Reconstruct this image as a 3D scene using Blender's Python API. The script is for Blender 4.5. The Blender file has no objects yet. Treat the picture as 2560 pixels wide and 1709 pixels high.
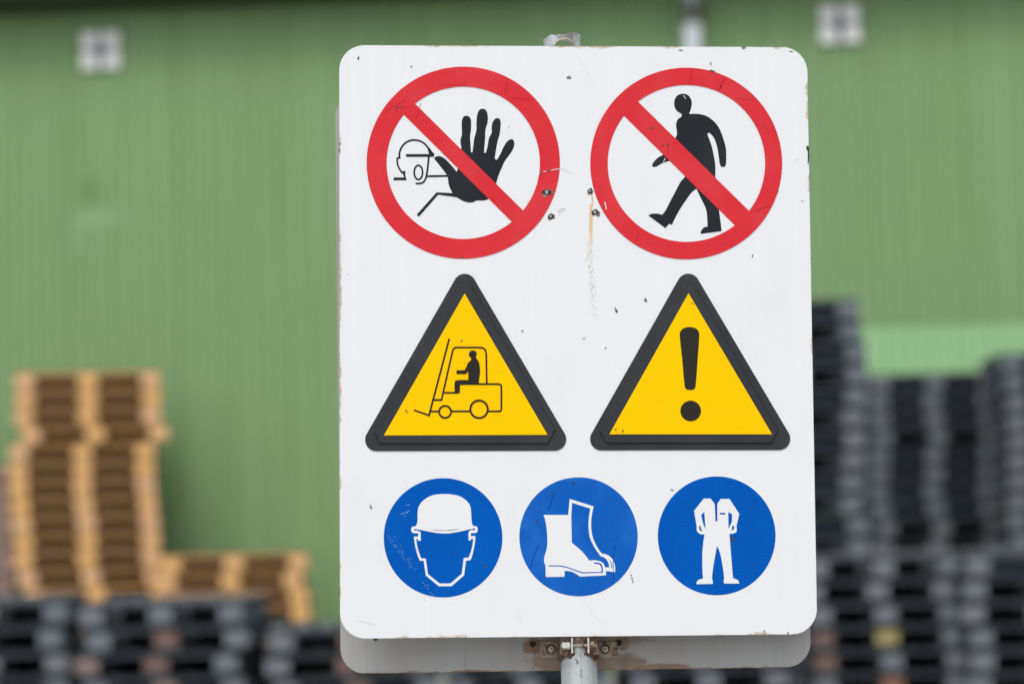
import bpy, bmesh, math, random
from mathutils import Matrix, Vector, Euler

random.seed(7)
R = math.radians
scene = bpy.context.scene
col = scene.collection

# ------------------------------------------------------------------ camera
W0, H0, LENS = 2560, 1709, 85.0
FPX = W0 / 36.0 * LENS
EYE = 1.5
PITCH, ROLL = R(4.2), R(1.4)
cam_rot = Matrix.Rotation(R(90) + PITCH, 3, 'X') @ Matrix.Rotation(-ROLL, 3, 'Z')
cam_loc = Vector((0, 0, EYE))
cd = bpy.data.cameras.new('camera')
cam = bpy.data.objects.new('camera', cd)
col.objects.link(cam)
cam.matrix_world = Matrix.Translation(cam_loc) @ cam_rot.to_4x4()
cd.lens = LENS
cd.sensor_width = 36
cd.clip_start = 0.1
cd.clip_end = 1000
cd.dof.use_dof = True
cd.dof.focus_distance = 4.09
cd.dof.aperture_fstop = 2.1
scene.camera = cam

# ------------------------------------------------------------------ light
SUN_DIR = Vector((0.16, 0.50, -0.90)).normalized()          # direction the light travels
world = bpy.data.worlds.new('World')
scene.world = world
world.use_nodes = True
wn = world.node_tree
bg = wn.nodes['Background']
sky = wn.nodes.new('ShaderNodeTexSky')
sky.sky_type = 'NISHITA'
sky.sun_disc = False
sky.sun_elevation = math.asin(-SUN_DIR.z)
sky.sun_rotation = math.atan2(-SUN_DIR.x, -SUN_DIR.y) % (2 * math.pi)
sky.dust_density = 4.0
sky.ozone_density = 1.0
hs = wn.nodes.new('ShaderNodeHueSaturation')                # a thin grey overcast
hs.inputs['Saturation'].default_value = 0.30
wn.links.new(sky.outputs[0], hs.inputs['Color'])
wn.links.new(hs.outputs[0], bg.inputs[0])
bg.inputs[1].default_value = 0.15
sd = bpy.data.lights.new('sun', 'SUN')
sd.energy = 1.0
sd.angle = R(22)
sd.color = (1.0, 0.95, 0.88)
sun = bpy.data.objects.new('sun', sd)
col.objects.link(sun)
sun.rotation_euler = SUN_DIR.to_track_quat('-Z', 'Y').to_euler()
sun.location = (-6, -6, 12)

vs = scene.view_settings
vs.view_transform = 'Standard'
vs.look = 'None'
vs.exposure = 0.33
vs.gamma = 1.0
vs.use_curve_mapping = False


# ------------------------------------------------------------------ helpers
def ray(px, py):
    """World direction through a pixel of the photograph."""
    return cam_rot @ Vector(((px - W0 / 2) / FPX, -(py - H0 / 2) / FPX, -1.0))


def at(px, py, Y):
    """Point at world depth Y on that sight line."""
    d = ray(px, py)
    return cam_loc + d * (Y / d.y)


def tag(o, label=None, cat=None, group=None, kind=None):
    if label:
        o['label'] = label
    if cat:
        o['category'] = cat
    if group:
        o['group'] = group
    if kind:
        o['kind'] = kind
    return o


def empty(name, loc=(0, 0, 0), rz=0.0, parent=None):
    o = bpy.data.objects.new(name, None)
    o.empty_display_size = 0.2
    col.objects.link(o)
    o.location = loc
    o.rotation_euler = (0, 0, rz)
    if parent:
        o.parent = parent
    return o


def link(name, mesh, parent=None, mat=None, local=None):
    o = bpy.data.objects.new(name, mesh)
    col.objects.link(o)
    if parent:
        o.parent = parent
    if local is not None:
        o.matrix_local = local
    if mat and not mesh.materials:
        mesh.materials.append(mat)
    return o


def bm_mesh(bm, name, mat=None, smooth=False):
    me = bpy.data.meshes.new(name)
    bm.to_mesh(me)
    bm.free()
    if smooth:
        for p in me.polygons:
            p.use_smooth = True
    if mat:
        me.materials.append(mat)
    return me


def add_box(bm, c, s, bevel=0.0):
    r = bmesh.ops.create_cube(bm, size=1.0, matrix=Matrix.Translation(c) @ Matrix.Diagonal((*s, 1)))
    if bevel:
        es = list({e for v in r['verts'] for e in v.link_edges})
        bmesh.ops.bevel(bm, geom=es, offset=bevel, segments=1, affect='EDGES', profile=0.5)


def box_mesh(name, s, mat=None, bevel=0.0, c=(0, 0, 0)):
    bm = bmesh.new()
    add_box(bm, Vector(c), s, bevel)
    return bm_mesh(bm, name, mat)


def add_cyl(bm, p0, p1, r, n=24, cap=True, r2=None):
    p0, p1 = Vector(p0), Vector(p1)
    d = p1 - p0
    m = Matrix.Translation((p0 + p1) / 2) @ d.to_track_quat('Z', 'Y').to_matrix().to_4x4()
    bmesh.ops.create_cone(bm, cap_ends=cap, segments=n, radius1=r, radius2=r if r2 is None else r2, depth=d.length, matrix=m)


# ------------------------------------------------------------------ materials
class NT:
    def __init__(self, name):
        self.m = bpy.data.materials.new(name)
        self.m.use_nodes = True
        self.t = self.m.node_tree
        self.b = self.t.nodes['Principled BSDF']

    def n(self, kind, **kw):
        nd = self.t.nodes.new(kind)
        for k, v in kw.items():
            setattr(nd, k, v)
        return nd

    def l(self, a, b):
        self.t.links.new(a, b)

    def coord(self, which='Object', obj=None):
        c = self.n('ShaderNodeTexCoord')
        if obj:
            c.object = obj
        return c.outputs[which]

    def mapping(self, vec, scale=(1, 1, 1), loc=(0, 0, 0)):
        m = self.n('ShaderNodeMapping')
        m.inputs['Scale'].default_value = scale
        m.inputs['Location'].default_value = loc
        self.l(vec, m.inputs['Vector'])
        return m.outputs[0]

    def noise(self, vec, scale, detail=4, rough=0.55, out='Fac'):
        x = self.n('ShaderNodeTexNoise')
        x.inputs['Scale'].default_value = scale
        x.inputs['Detail'].default_value = detail
        x.inputs['Roughness'].default_value = rough
        self.l(vec, x.inputs['Vector'])
        return x.outputs[out]

    def ramp(self, fac, lo, hi, a=0.0, b=1.0):
        r = self.n('ShaderNodeMapRange')
        r.interpolation_type = 'SMOOTHSTEP'
        self.l(fac, r.inputs['Value'])
        for k, v in zip(('From Min', 'From Max', 'To Min', 'To Max'), (lo, hi, a, b)):
            r.inputs[k].default_value = v
        return r.outputs[0]

    def math(self, op, a, b=None):
        x = self.n('ShaderNodeMath', operation=op)
        for i, v in enumerate((a, b)):
            if v is None:
                continue
            if isinstance(v, (int, float)):
                x.inputs[i].default_value = v
            else:
                self.l(v, x.inputs[i])
        return x.outputs[0]

    def mix(self, fac, a, b, blend='MIX'):
        x = self.n('ShaderNodeMix', data_type='RGBA', blend_type=blend)
        for sock, v in ((x.inputs[0], fac), (x.inputs[6], a), (x.inputs[7], b)):
            if isinstance(v, (int, float)):
                sock.default_value = v
            elif isinstance(v, tuple):
                sock.default_value = (*v, 1)
            else:
                self.l(v, sock)
        return x.outputs[2]

    def base(self, c):
        if isinstance(c, tuple):
            self.b.inputs['Base Color'].default_value = (*c, 1)
        else:
            self.l(c, self.b.inputs['Base Color'])

    def rough(self, r):
        if isinstance(r, (int, float)):
            self.b.inputs['Roughness'].default_value = r
        else:
            self.l(r, self.b.inputs['Roughness'])

    def bump(self, h, strength=0.2, dist=0.002):
        x = self.n('ShaderNodeBump')
        x.inputs['Strength'].default_value = strength
        x.inputs['Distance'].default_value = dist
        self.l(h, x.inputs['Height'])
        self.l(x.outputs[0], self.b.inputs['Normal'])


def vinyl(name, c, c2, rough=0.42, spec=0.35, cell=True):
    """Printed retroreflective film: slightly uneven colour, faint prism cells, small scuffs."""
    k = NT(name)
    o = k.coord()
    big = k.noise(o, 9, 4)
    colr = k.mix(k.ramp(big, 0.40, 0.66), c, c2)
    if cell:
        v = k.n('ShaderNodeTexVoronoi', feature='DISTANCE_TO_EDGE')
        v.inputs['Scale'].default_value = 190
        v.inputs['Randomness'].default_value = 0.15
        k.l(o, v.inputs['Vector'])
        e = k.ramp(v.outputs['Distance'], 0.0, 0.16, 1, 0)
        colr = k.mix(k.math('MULTIPLY', e, 0.16), colr, tuple(min(1, x * 1.35 + 0.03) for x in c))
        k.bump(v.outputs['Distance'], 0.08, 0.0006)
    spots = k.ramp(k.noise(o, 60, 2, 0.5), 0.72, 0.76)
    colr = k.mix(k.math('MULTIPLY', spots, 0.5), colr, tuple(x * 0.45 for x in c))
    k.base(colr)
    k.rough(k.ramp(k.noise(o, 25, 3), 0.3, 0.7, rough - 0.08, rough + 0.1))
    k.b.inputs['Specular IOR Level'].default_value = spec
    return k.m


M = {}
M['red'] = vinyl('red_film', (0.62, 0.026, 0.038), (0.64, 0.040, 0.050), spec=0.1)
M['blue'] = vinyl('blue_film', (0.0, 0.086, 0.42), (0.0, 0.096, 0.45), spec=0.03)
M['blue_faded'] = vinyl('faded_blue_film', (0.001, 0.098, 0.45), (0.014, 0.135, 0.54), spec=0.1)
M['yellow'] = vinyl('yellow_film', (0.95, 0.55, 0.0), (0.95, 0.565, 0.0), cell=False, spec=0.06)
M['black'] = vinyl('black_film', (0.013, 0.016, 0.021), (0.018, 0.021, 0.026), rough=0.5, spec=0.15, cell=False)
M['ink'] = vinyl('dark_ink', (0.021, 0.019, 0.013), (0.025, 0.022, 0.016), rough=0.5, spec=0.15, cell=False)
M['plate_black'] = vinyl('black_plate', (0.020, 0.023, 0.027), (0.027, 0.030, 0.034), rough=0.46, spec=0.35, cell=False)
M['white'] = vinyl('white_film', (0.745, 0.765, 0.785), (0.76, 0.775, 0.79), cell=False, spec=0.2)


def panel_white(w, h, pts):
    """White sign face, object space x/z in the panel plane: stains with their own shape."""
    k = NT('white_sign_face')
    o = k.coord()
    sep = k.n('ShaderNodeSeparateXYZ')
    k.l(o, sep.inputs[0])
    X, Z = sep.outputs[0], sep.outputs[2]
    streak = k.noise(k.mapping(o, (60, 1, 2.2)), 1.0, 3)
    c = k.mix(k.ramp(streak, 0.35, 0.7), (0.740, 0.764, 0.788), (0.753, 0.776, 0.799))
    grime = k.ramp(k.noise(o, 5, 5, 0.6), 0.5, 0.75)
    c = k.mix(k.math('MULTIPLY', grime, 0.22), c, (0.66, 0.67, 0.69))
    # prism cells
    v = k.n('ShaderNodeTexVoronoi', feature='DISTANCE_TO_EDGE')
    v.inputs['Scale'].default_value = 190
    v.inputs['Randomness'].default_value = 0.15
    k.l(o, v.inputs['Vector'])
    c = k.mix(k.math('MULTIPLY', k.ramp(v.outputs['Distance'], 0.0, 0.12, 1, 0), 0.10), c, (0.68, 0.70, 0.73))
    # tiny dirt specks
    sp = k.ramp(k.noise(o, 95, 2, 0.5), 0.745, 0.775)
    c = k.mix(k.math('MULTIPLY', sp, 0.55), c, (0.30, 0.29, 0.27))
    # rusty chipped rim
    dx = k.math('SUBTRACT', k.math('ABSOLUTE', X), w / 2)
    dz = k.math('SUBTRACT', k.math('ABSOLUTE', Z), h / 2)
    d = k.math('MAXIMUM', dx, dz)
    wob = k.math('MULTIPLY', k.math('SUBTRACT', k.noise(o, 38, 5, 0.7), 0.5), 0.020)
    patch = k.ramp(k.noise(o, 7, 3), 0.42, 0.62, -0.006, 0.0015)
    rim = k.ramp(k.math('ADD', k.math('ADD', d, wob), patch), -0.0035, 0.0005)
    rc = k.mix(k.ramp(k.noise(o, 70, 3), 0.45, 0.6), (0.55, 0.47, 0.36), (0.36, 0.22, 0.11))
    c = k.mix(k.math('MULTIPLY', rim, 0.8), c, rc)
    # rust run below the two holes and the grey speckled run under it
    for (x0, z0, x1, z1, wd, colr, amt, speck) in pts:
        t = k.n('ShaderNodeMapRange')
        k.l(Z, t.inputs['Value'])
        for kk, vv in zip(('From Min', 'From Max', 'To Min', 'To Max'), (z0, z1, 0, 1)):
            t.inputs[kk].default_value = vv
        tv = t.outputs[0]
        xc = k.math('ADD', k.math('MULTIPLY', tv, x1 - x0), x0)
        sw = k.math('MULTIPLY', k.math('SUBTRACT', k.noise(o, 45, 3), 0.5), wd * 1.2)
        dd = k.math('ABSOLUTE', k.math('ADD', k.math('SUBTRACT', X, xc), sw))
        a = k.ramp(dd, wd * 0.3, wd, 1, 0)
        lo = k.math('MULTIPLY', k.ramp(Z, max(z0, z1) - 0.004, max(z0, z1) + 0.002, 1, 0),
                    k.ramp(Z, min(z0, z1), min(z0, z1) + abs(z0 - z1) * 0.6))
        a = k.math('MULTIPLY', k.math('MULTIPLY', a, lo), amt)
        if speck:
            a = k.math('MULTIPLY', a, k.ramp(k.noise(o, 210, 2), 0.46, 0.6))
        c = k.mix(a, c, colr)
    k.base(c)
    k.rough(0.45)
    k.b.inputs['Specular IOR Level'].default_value = 0.3
    k.bump(k.noise(o, 6, 3), 0.12, 0.004)
    return k.m


def metal_grey(name, base, dark, rough=0.5, metallic=0.5, streaks=(30, 1, 2)):
    k = NT(name)
    o = k.coord()
    s = k.noise(k.mapping(o, streaks), 3.0, 5, 0.6)
    c = k.mix(k.ramp(s, 0.35, 0.7), base, dark)
    sp = k.ramp(k.noise(o, 90, 4, 0.6), 0.62, 0.70)
    c = k.mix(k.math('MULTIPLY', sp, 0.5), c, tuple(x * 0.45 for x in dark))
    k.base(c)
    k.b.inputs['Metallic'].default_value = metallic
    k.rough(k.ramp(s, 0.3, 0.7, rough - 0.1, rough + 0.12))
    k.bump(k.noise(o, 120, 3), 0.08, 0.001)
    return k.m


def rusty(name, base, rust, lo, hi, scale=40, metallic=0.4, rough=0.6):
    k = NT(name)
    o = k.coord()
    f = k.ramp(k.noise(o, scale, 6, 0.65), lo, hi)
    r2 = k.mix(k.ramp(k.noise(o, scale * 3, 4), 0.4, 0.62), rust, tuple(x * 0.4 for x in rust))
    k.base(k.mix(f, base, r2))
    k.b.inputs['Metallic'].default_value = metallic
    k.rough(rough)
    k.bump(f, 0.3, 0.0012)
    return k.m


M['galv'] = metal_grey('galvanised_post', (0.50, 0.53, 0.55), (0.34, 0.37, 0.39), 0.42, 0.55, (60, 60, 1.2))
M['rusty_steel'] = rusty('rusty_clamp_steel', (0.30, 0.23, 0.18), (0.20, 0.095, 0.04), 0.44, 0.62, 70)
M['ear'] = rusty('pale_clamp_ear', (0.43, 0.35, 0.28), (0.22, 0.125, 0.065), 0.44, 0.66, 80)
M['weld'] = rusty('rusty_weld', (0.20, 0.17, 0.15), (0.12, 0.06, 0.03), 0.35, 0.6, 90)
M['bolt'] = rusty('zinc_bolt', (0.50, 0.47, 0.40), (0.26, 0.15, 0.07), 0.5, 0.7, 120, 0.6, 0.35)
M['flange'] = rusty('bright_flange', (0.62, 0.62, 0.60), (0.30, 0.19, 0.11), 0.55, 0.75, 90, 0.3, 0.4)
M['dred'] = vinyl('dark_red_scratch', (0.44, 0.010, 0.020), (0.50, 0.014, 0.024), cell=False, spec=0.1)
M['dblue'] = vinyl('dark_blue_stain', (0.0, 0.068, 0.385), (0.0, 0.078, 0.42), cell=False, spec=0.1)
M['lblue'] = vinyl('light_blue_crease', (0.22, 0.40, 0.72), (0.16, 0.33, 0.68), cell=False, spec=0.1)
M['pale'] = vinyl('pale_scratch', (0.80, 0.81, 0.82), (0.78, 0.795, 0.81), cell=False, spec=0.2)
M['pgrey'] = vinyl('grey_scratch', (0.50, 0.51, 0.52), (0.56, 0.57, 0.58), cell=False, spec=0.2)
M['hole'] = rusty('hole_rust', (0.035, 0.028, 0.022), (0.02, 0.014, 0.01), 0.4, 0.6, 150, 0.0, 0.8)
M['chip'] = rusty('chipped_primer', (0.20, 0.185, 0.15), (0.14, 0.08, 0.04), 0.45, 0.6, 150, 0.0, 0.7)
M['scuff'] = rusty('dark_scuff', (0.06, 0.058, 0.055), (0.10, 0.085, 0.07), 0.4, 0.7, 80, 0.0, 0.7)


def wood(name, c1, c2, c3):
    k = NT(name)
    oi = k.n('ShaderNodeObjectInfo')
    o = k.coord()
    off = k.n('ShaderNodeVectorMath', operation='ADD')
    sc = k.n('ShaderNodeVectorMath', operation='SCALE')
    cmb = k.n('ShaderNodeCombineXYZ')
    for i in range(3):
        k.l(oi.outputs['Random'], cmb.inputs[i])
    k.l(cmb.outputs[0], sc.inputs[0])
    sc.inputs['Scale'].default_value = 37.0
    k.l(o, off.inputs[0])
    k.l(sc.outputs[0], off.inputs[1])
    g = k.noise(k.mapping(off.outputs[0], (2, 2, 40)), 2.0, 5, 0.6)
    c = k.mix(k.ramp(g, 0.3, 0.7), c1, c2)
    c = k.mix(k.ramp(oi.outputs['Random'], 0.15, 0.95, 0, 0.85), c, c3)
    k.base(c)
    k.rough(0.8)
    k.b.inputs['Specular IOR Level'].default_value = 0.2
    k.bump(g, 0.3, 0.002)
    return k.m


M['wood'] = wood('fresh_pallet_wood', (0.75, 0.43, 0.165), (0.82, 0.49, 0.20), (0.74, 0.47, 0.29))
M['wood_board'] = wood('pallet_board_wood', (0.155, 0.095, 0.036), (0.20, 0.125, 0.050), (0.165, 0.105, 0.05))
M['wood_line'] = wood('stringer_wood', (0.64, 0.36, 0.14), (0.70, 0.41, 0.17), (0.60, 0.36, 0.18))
M['wood_gap_shade'] = wood('golden_gap_shade', (0.115, 0.070, 0.025), (0.15, 0.094, 0.035), (0.13, 0.076, 0.031))  # dark brown stands for the shaded inside of the golden pallets
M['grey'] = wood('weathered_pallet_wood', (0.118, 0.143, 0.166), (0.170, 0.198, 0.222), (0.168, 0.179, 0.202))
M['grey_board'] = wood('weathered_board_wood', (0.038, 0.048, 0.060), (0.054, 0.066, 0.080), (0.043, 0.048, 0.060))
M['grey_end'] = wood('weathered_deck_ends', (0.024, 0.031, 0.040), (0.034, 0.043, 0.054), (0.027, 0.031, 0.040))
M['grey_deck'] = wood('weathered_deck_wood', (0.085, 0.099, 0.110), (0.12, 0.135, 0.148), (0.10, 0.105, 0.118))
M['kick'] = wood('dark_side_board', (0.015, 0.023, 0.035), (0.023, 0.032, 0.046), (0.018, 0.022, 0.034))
M['gap_shade'] = wood('black_gap_shade', (0.010, 0.011, 0.013), (0.015, 0.016, 0.018), (0.011, 0.011, 0.013))  # near-black, painted so the gaps of grey pallets look deep in shade
M['pink'] = wood('pinkish_pallet_wood', (0.30, 0.21, 0.185), (0.36, 0.26, 0.23), (0.26, 0.19, 0.17))
M['brown'] = wood('reddish_block', (0.155, 0.098, 0.085), (0.18, 0.115, 0.10), (0.14, 0.095, 0.085))
M['pink_old'] = wood('old_pinkish_block', (0.20, 0.145, 0.13), (0.24, 0.18, 0.16), (0.18, 0.135, 0.125))
M['ypaint'] = wood('yellow_painted_block', (0.33, 0.28, 0.115), (0.36, 0.31, 0.14), (0.31, 0.265, 0.115))
M['opaint'] = wood('orange_painted_block', (0.22, 0.115, 0.085), (0.24, 0.13, 0.095), (0.20, 0.11, 0.08))


def concrete():
    k = NT('yard_concrete')
    o = k.coord()
    c = k.mix(k.ramp(k.noise(o, 0.7, 6), 0.35, 0.7), (0.26, 0.26, 0.25), (0.34, 0.335, 0.32))
    c = k.mix(k.ramp(k.noise(o, 14, 5), 0.55, 0.75), c, (0.18, 0.18, 0.175))
    k.base(c)
    k.rough(0.85)
    k.bump(k.noise(o, 40, 4), 0.3, 0.004)
    return k.m


M['concrete'] = concrete()


def green_sheet(name, c1, c2, ref, smudges=()):
    k = NT(name)
    o = k.coord('Object', ref)
    s = k.noise(k.mapping(o, (3.2, 1, 0.10)), 3.0, 4, 0.6)
    c = k.mix(k.ramp(s, 0.3, 0.72), c1, c2)
    b = k.noise(k.mapping(o, (1, 1, 0.7)), 0.8, 3)
    c = k.mix(k.math('MULTIPLY', k.ramp(b, 0.4, 0.7), 0.35), c, tuple(x * 0.86 for x in c2))
    sep = k.n('ShaderNodeSeparateXYZ')
    k.l(o, sep.inputs[0])
    for (x, z, rx, rz, colr, amt) in smudges:
        dx = k.math('DIVIDE', k.math('SUBTRACT', sep.outputs[0], x), rx)
        dz = k.math('DIVIDE', k.math('SUBTRACT', sep.outputs[2], z), rz)
        q = k.math('ADD', k.math('MULTIPLY', dx, dx), k.math('MULTIPLY', dz, dz))
        q = k.math('ADD', q, k.math('MULTIPLY', k.noise(o, 6, 4), 0.7))
        c = k.mix(k.ramp(q, 0.2, 1.5, amt, 0), c, colr)
    k.base(c)
    k.rough(0.55)
    k.b.inputs['Specular IOR Level'].default_value = 0.3
    return k.m


# ------------------------------------------------------------------ ground
gm = bpy.data.meshes.new('ground')
gm.from_pydata([(-200, -100, 0), (200, -100, 0), (200, 300, 0), (-200, 300, 0)], [], [(0, 1, 2, 3)])
ground = link('ground', gm, None, M['concrete'])
tag(ground, 'grey concrete yard surface under the pallet stacks', kind='structure')

# ------------------------------------------------------------------ warehouse
WYAW = R(-4.0)
W_ORG = Vector((0, 21.35, 0))
w_rot = Matrix.Rotation(WYAW, 3, 'Z')
w_n = w_rot @ Vector((0, -1, 0))


def on_wall(px, py):
    """Wall-local (x, z) where the sight line meets the wall plane."""
    d = ray(px, py)
    t = (W_ORG - cam_loc).dot(w_n) / d.dot(w_n)
    p = w_rot.inverted() @ (cam_loc + d * t - W_ORG)
    return p.x, p.z


hall = empty('warehouse', W_ORG, WYAW)
tag(hall, 'long green corrugated metal warehouse behind the pallet stacks', 'warehouse')
sm = [(on_wall(226, 480)[0], on_wall(226, 480)[1], 0.13, 0.16, (0.12, 0.23, 0.075), 0.75),
      (on_wall(240, 545)[0], on_wall(240, 545)[1], 0.30, 0.09, (0.27, 0.42, 0.23), 0.7),
      (on_wall(195, 590)[0], on_wall(195, 590)[1], 0.10, 0.22, (0.27, 0.42, 0.23), 0.5),
      (on_wall(2500, 300)[0], on_wall(2500, 300)[1], 0.05, 3.0, (0.25, 0.41, 0.22), 0.5)]
M['green'] = green_sheet('green_cladding', (0.184, 0.306, 0.132), (0.216, 0.350, 0.164), hall, sm)
M['green_pale'] = green_sheet('pale_green_cladding', (0.28, 0.485, 0.245), (0.31, 0.525, 0.275), hall)
M['roof'] = metal_grey('grey_roof_metal', (0.24, 0.25, 0.25), (0.18, 0.19, 0.19), 0.6, 0.2)
M['soffit'] = metal_grey('dark_green_soffit', (0.022, 0.032, 0.015), (0.016, 0.024, 0.011), 0.7, 0.0)

EAVE = 1.5 + 0  # replaced just below from the photograph
ex, EAVE = on_wall(700, 8)
PITCHW, NR, SEG = 0.1, 10, 6
PW = PITCHW * NR


def corrugated(name, zlo, zhi, amp, mat, nr=NR):
    bm = bmesh.new()
    n = nr * SEG
    rows = []
    for z in (zlo, zhi):
        rows.append([bm.verts.new((i / SEG * PITCHW, -amp * math.cos(2 * math.pi * i / SEG), z)) for i in range(n + 1)])
    for i in range(n):
        bm.faces.new((rows[0][i], rows[0][i + 1], rows[1][i + 1], rows[1][i]))
    return bm_mesh(bm, name, mat, True)


sheet = corrugated('cladding_panel', 0.15, EAVE, 0.014, M['green'])
NP0, NP1 = -16, 16
for i in range(NP0, NP1):
    o = link('cladding_panel', sheet, hall)
    o.location = (i * PW, (i % 2) * 0.003, 0)
# pale lower sheets screwed over the wall on the right of the sign
px_l, z_band = on_wall(2120, 822)
low = corrugated('lower_cladding_panel', 0.16, z_band, 0.014, M['green_pale'])
for i in range(9):
    o = link('lower_cladding_panel', low, hall)
    o.location = (px_l + i * PW, -0.040 - (i % 2) * 0.003, 0)
    o['label'] = 'pale green lower cladding sheet'
x0, x1 = NP0 * PW, NP1 * PW
DEP = 22.0
link('base_kerb', box_mesh('base_kerb', (x1 - x0, 0.16, 0.15), M['concrete'], c=((x0 + x1) / 2, 0.075, 0.075)), hall)
for xs in (x0, x1):
    link('gable_wall', box_mesh('gable_wall', (0.12, DEP - 0.2, EAVE - 0.01), M['green'], c=(xs, DEP / 2 + 0.15, (EAVE - 0.01) / 2)), hall)
link('rear_wall', box_mesh('rear_wall', (x1 - x0 - 0.14, 0.12, EAVE - 0.01), M['green'], c=((x0 + x1) / 2, DEP + 0.05, (EAVE - 0.01) / 2)), hall)
OV = 0.33
link('soffit_board', box_mesh('soffit_board', (x1 - x0 + 0.6, OV, 0.03), M['soffit'], c=((x0 + x1) / 2, -OV / 2 + 0.02, EAVE + 0.02)), hall)
link('fascia_board', box_mesh('fascia_board', (x1 - x0 + 0.6, 0.03, 0.30), M['soffit'], c=((x0 + x1) / 2, -OV + 0.003, EAVE + 0.155)), hall)
bm = bmesh.new()
RH = 2.2
vsR = [bm.verts.new((x, y, z)) for x in (x0 - 0.35, x1 + 0.35) for (y, z) in
       ((-OV - 0.06, EAVE + 0.31), (DEP / 2, EAVE + 0.31 + RH), (DEP + 0.4, EAVE + 0.31), (DEP + 0.4, EAVE + 0.25), (DEP / 2, EAVE + 0.25 + RH), (-OV - 0.06, EAVE + 0.32 - 0.06 + 0.0))]
for a in range(6):
    b = (a + 1) % 6
    bm.faces.new((vsR[a], vsR[b], vsR[6 + b], vsR[6 + a]))
bm.faces.new(vsR[:6])
bm.faces.new(vsR[6:][::-1])
bmesh.ops.recalc_face_normals(bm, faces=bm.faces)
link('roof', bm_mesh(bm, 'roof', M['roof']), hall)

M['soffit'].node_tree.nodes['Principled BSDF'].inputs['Specular IOR Level'].default_value = 0.05
# square fixing plates high on the wall
M['plate_white'] = metal_grey('white_wall_plate', (0.80, 0.82, 0.80), (0.73, 0.75, 0.74), 0.5, 0.0)
M['plate_groove'] = metal_grey('grey_plate_groove', (0.20, 0.21, 0.25), (0.16, 0.17, 0.21), 0.6, 0.0)
M['plate_boss'] = metal_grey('dark_plate_boss', (0.085, 0.09, 0.12), (0.07, 0.073, 0.10), 0.5, 0.2)
for (px, py, lab) in ((253, 128, 'white square wall plate with dark cross, high above the golden pallets'),
                      (2099, 62, 'white square wall plate with dark cross, near the upper corner of the sign')):
    lx, lz = on_wall(px, py)
    t = empty('wall_plate', W_ORG + w_rot @ Vector((lx, -0.008, lz)), WYAW)
    tag(t, lab, 'wall plate', 'square plates fixed to the green wall')
    link('backing_plate', box_mesh('backing_plate', (0.345, 0.02, 0.345), M['plate_groove'], c=(0, -0.010, 0)), t)
    for sx in (-1, 1):
        for sz in (-1, 1):
            g = 0.026 if sz < 0 else 0.022
            link('corner_plate', box_mesh('corner_plate', (0.148, 0.012, 0.150), M['plate_white'], 0.002, c=(sx * (0.074 + g), -0.026, sz * (0.075 + 0.016))), t)
    bm = bmesh.new()
    add_box(bm, Vector((0, -0.040, 0.0)), (0.09, 0.04, 0.105), 0.006)
    add_cyl(bm, (0, -0.060, 0), (0, -0.075, 0), 0.022, 6)
    link('centre_bolt', bm_mesh(bm, 'centre_bolt', M['plate_boss']), t)

# drainpipe coming down behind the sign
lx, lz = on_wall(1730, 40)
M['pipe'] = metal_grey('pale_grey_pipe', (0.47, 0.51, 0.54), (0.40, 0.44, 0.47), 0.5, 0.1, (30, 30, 1))
M['pipe_dark'] = metal_grey('dark_pipe_collar', (0.10, 0.11, 0.10), (0.07, 0.08, 0.07), 0.6, 0.1)
pipe = empty('drainpipe', W_ORG + w_rot @ Vector((lx, 0, 0)), WYAW)
tag(pipe, 'pale grey drainpipe with a dark collar on the green wall behind the sign', 'drainpipe')
bm = bmesh.new()
add_cyl(bm, (0, -0.12, 0.1), (0, -0.12, lz - 0.11), 0.085, 24)
link('lower_pipe', bm_mesh(bm, 'lower_pipe', M['pipe'], True), pipe)
bm = bmesh.new()
add_cyl(bm, (0, -0.12, lz + 0.09), (0, -0.12, EAVE), 0.085, 24)
link('upper_pipe', bm_mesh(bm, 'upper_pipe', M['pipe'], True), pipe)
bm = bmesh.new()
add_cyl(bm, (0, -0.12, lz - 0.10), (0, -0.12, lz + 0.08), 0.078, 24)
add_box(bm, Vector((0, -0.03, lz - 0.01)), (0.05, 0.055, 0.05))
link('collar', bm_mesh(bm, 'collar', M['pipe_dark'], False), pipe)
link('foot_block', box_mesh('foot_block', (0.2, 0.2, 0.1), M['concrete'], c=(0, -0.12, 0.05)), pipe)

# ------------------------------------------------------------------ pallets
PH = 0.144
ORD = ['topmost', 'second', 'third', 'fourth', 'fifth', 'sixth', 'seventh', 'eighth', 'ninth', 'tenth', 'eleventh', 'twelfth',
       'thirteenth', 'fourteenth', 'fifteenth', 'sixteenth', 'seventeenth', 'eighteenth', 'nineteenth', 'twentieth', 'twenty-first', 'twenty-second']
mesh_cache = {}


def cached_box(name, s):
    key = (name, tuple(round(v, 4) for v in s))
    if key not in mesh_cache:
        me = box_mesh(name, s, None, 0.003 if min(s) > 0.015 else 0.0)
        me.materials.append(None)
        mesh_cache[key] = me
    return mesh_cache[key]


def pal_part(name, s, c, mat, root):
    o = bpy.data.objects.new(name, cached_box(name, s))
    col.objects.link(o)
    o.parent = root
    o.location = c
    o.material_slots[0].link = 'OBJECT'
    o.material_slots[0].material = mat
    return o


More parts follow.
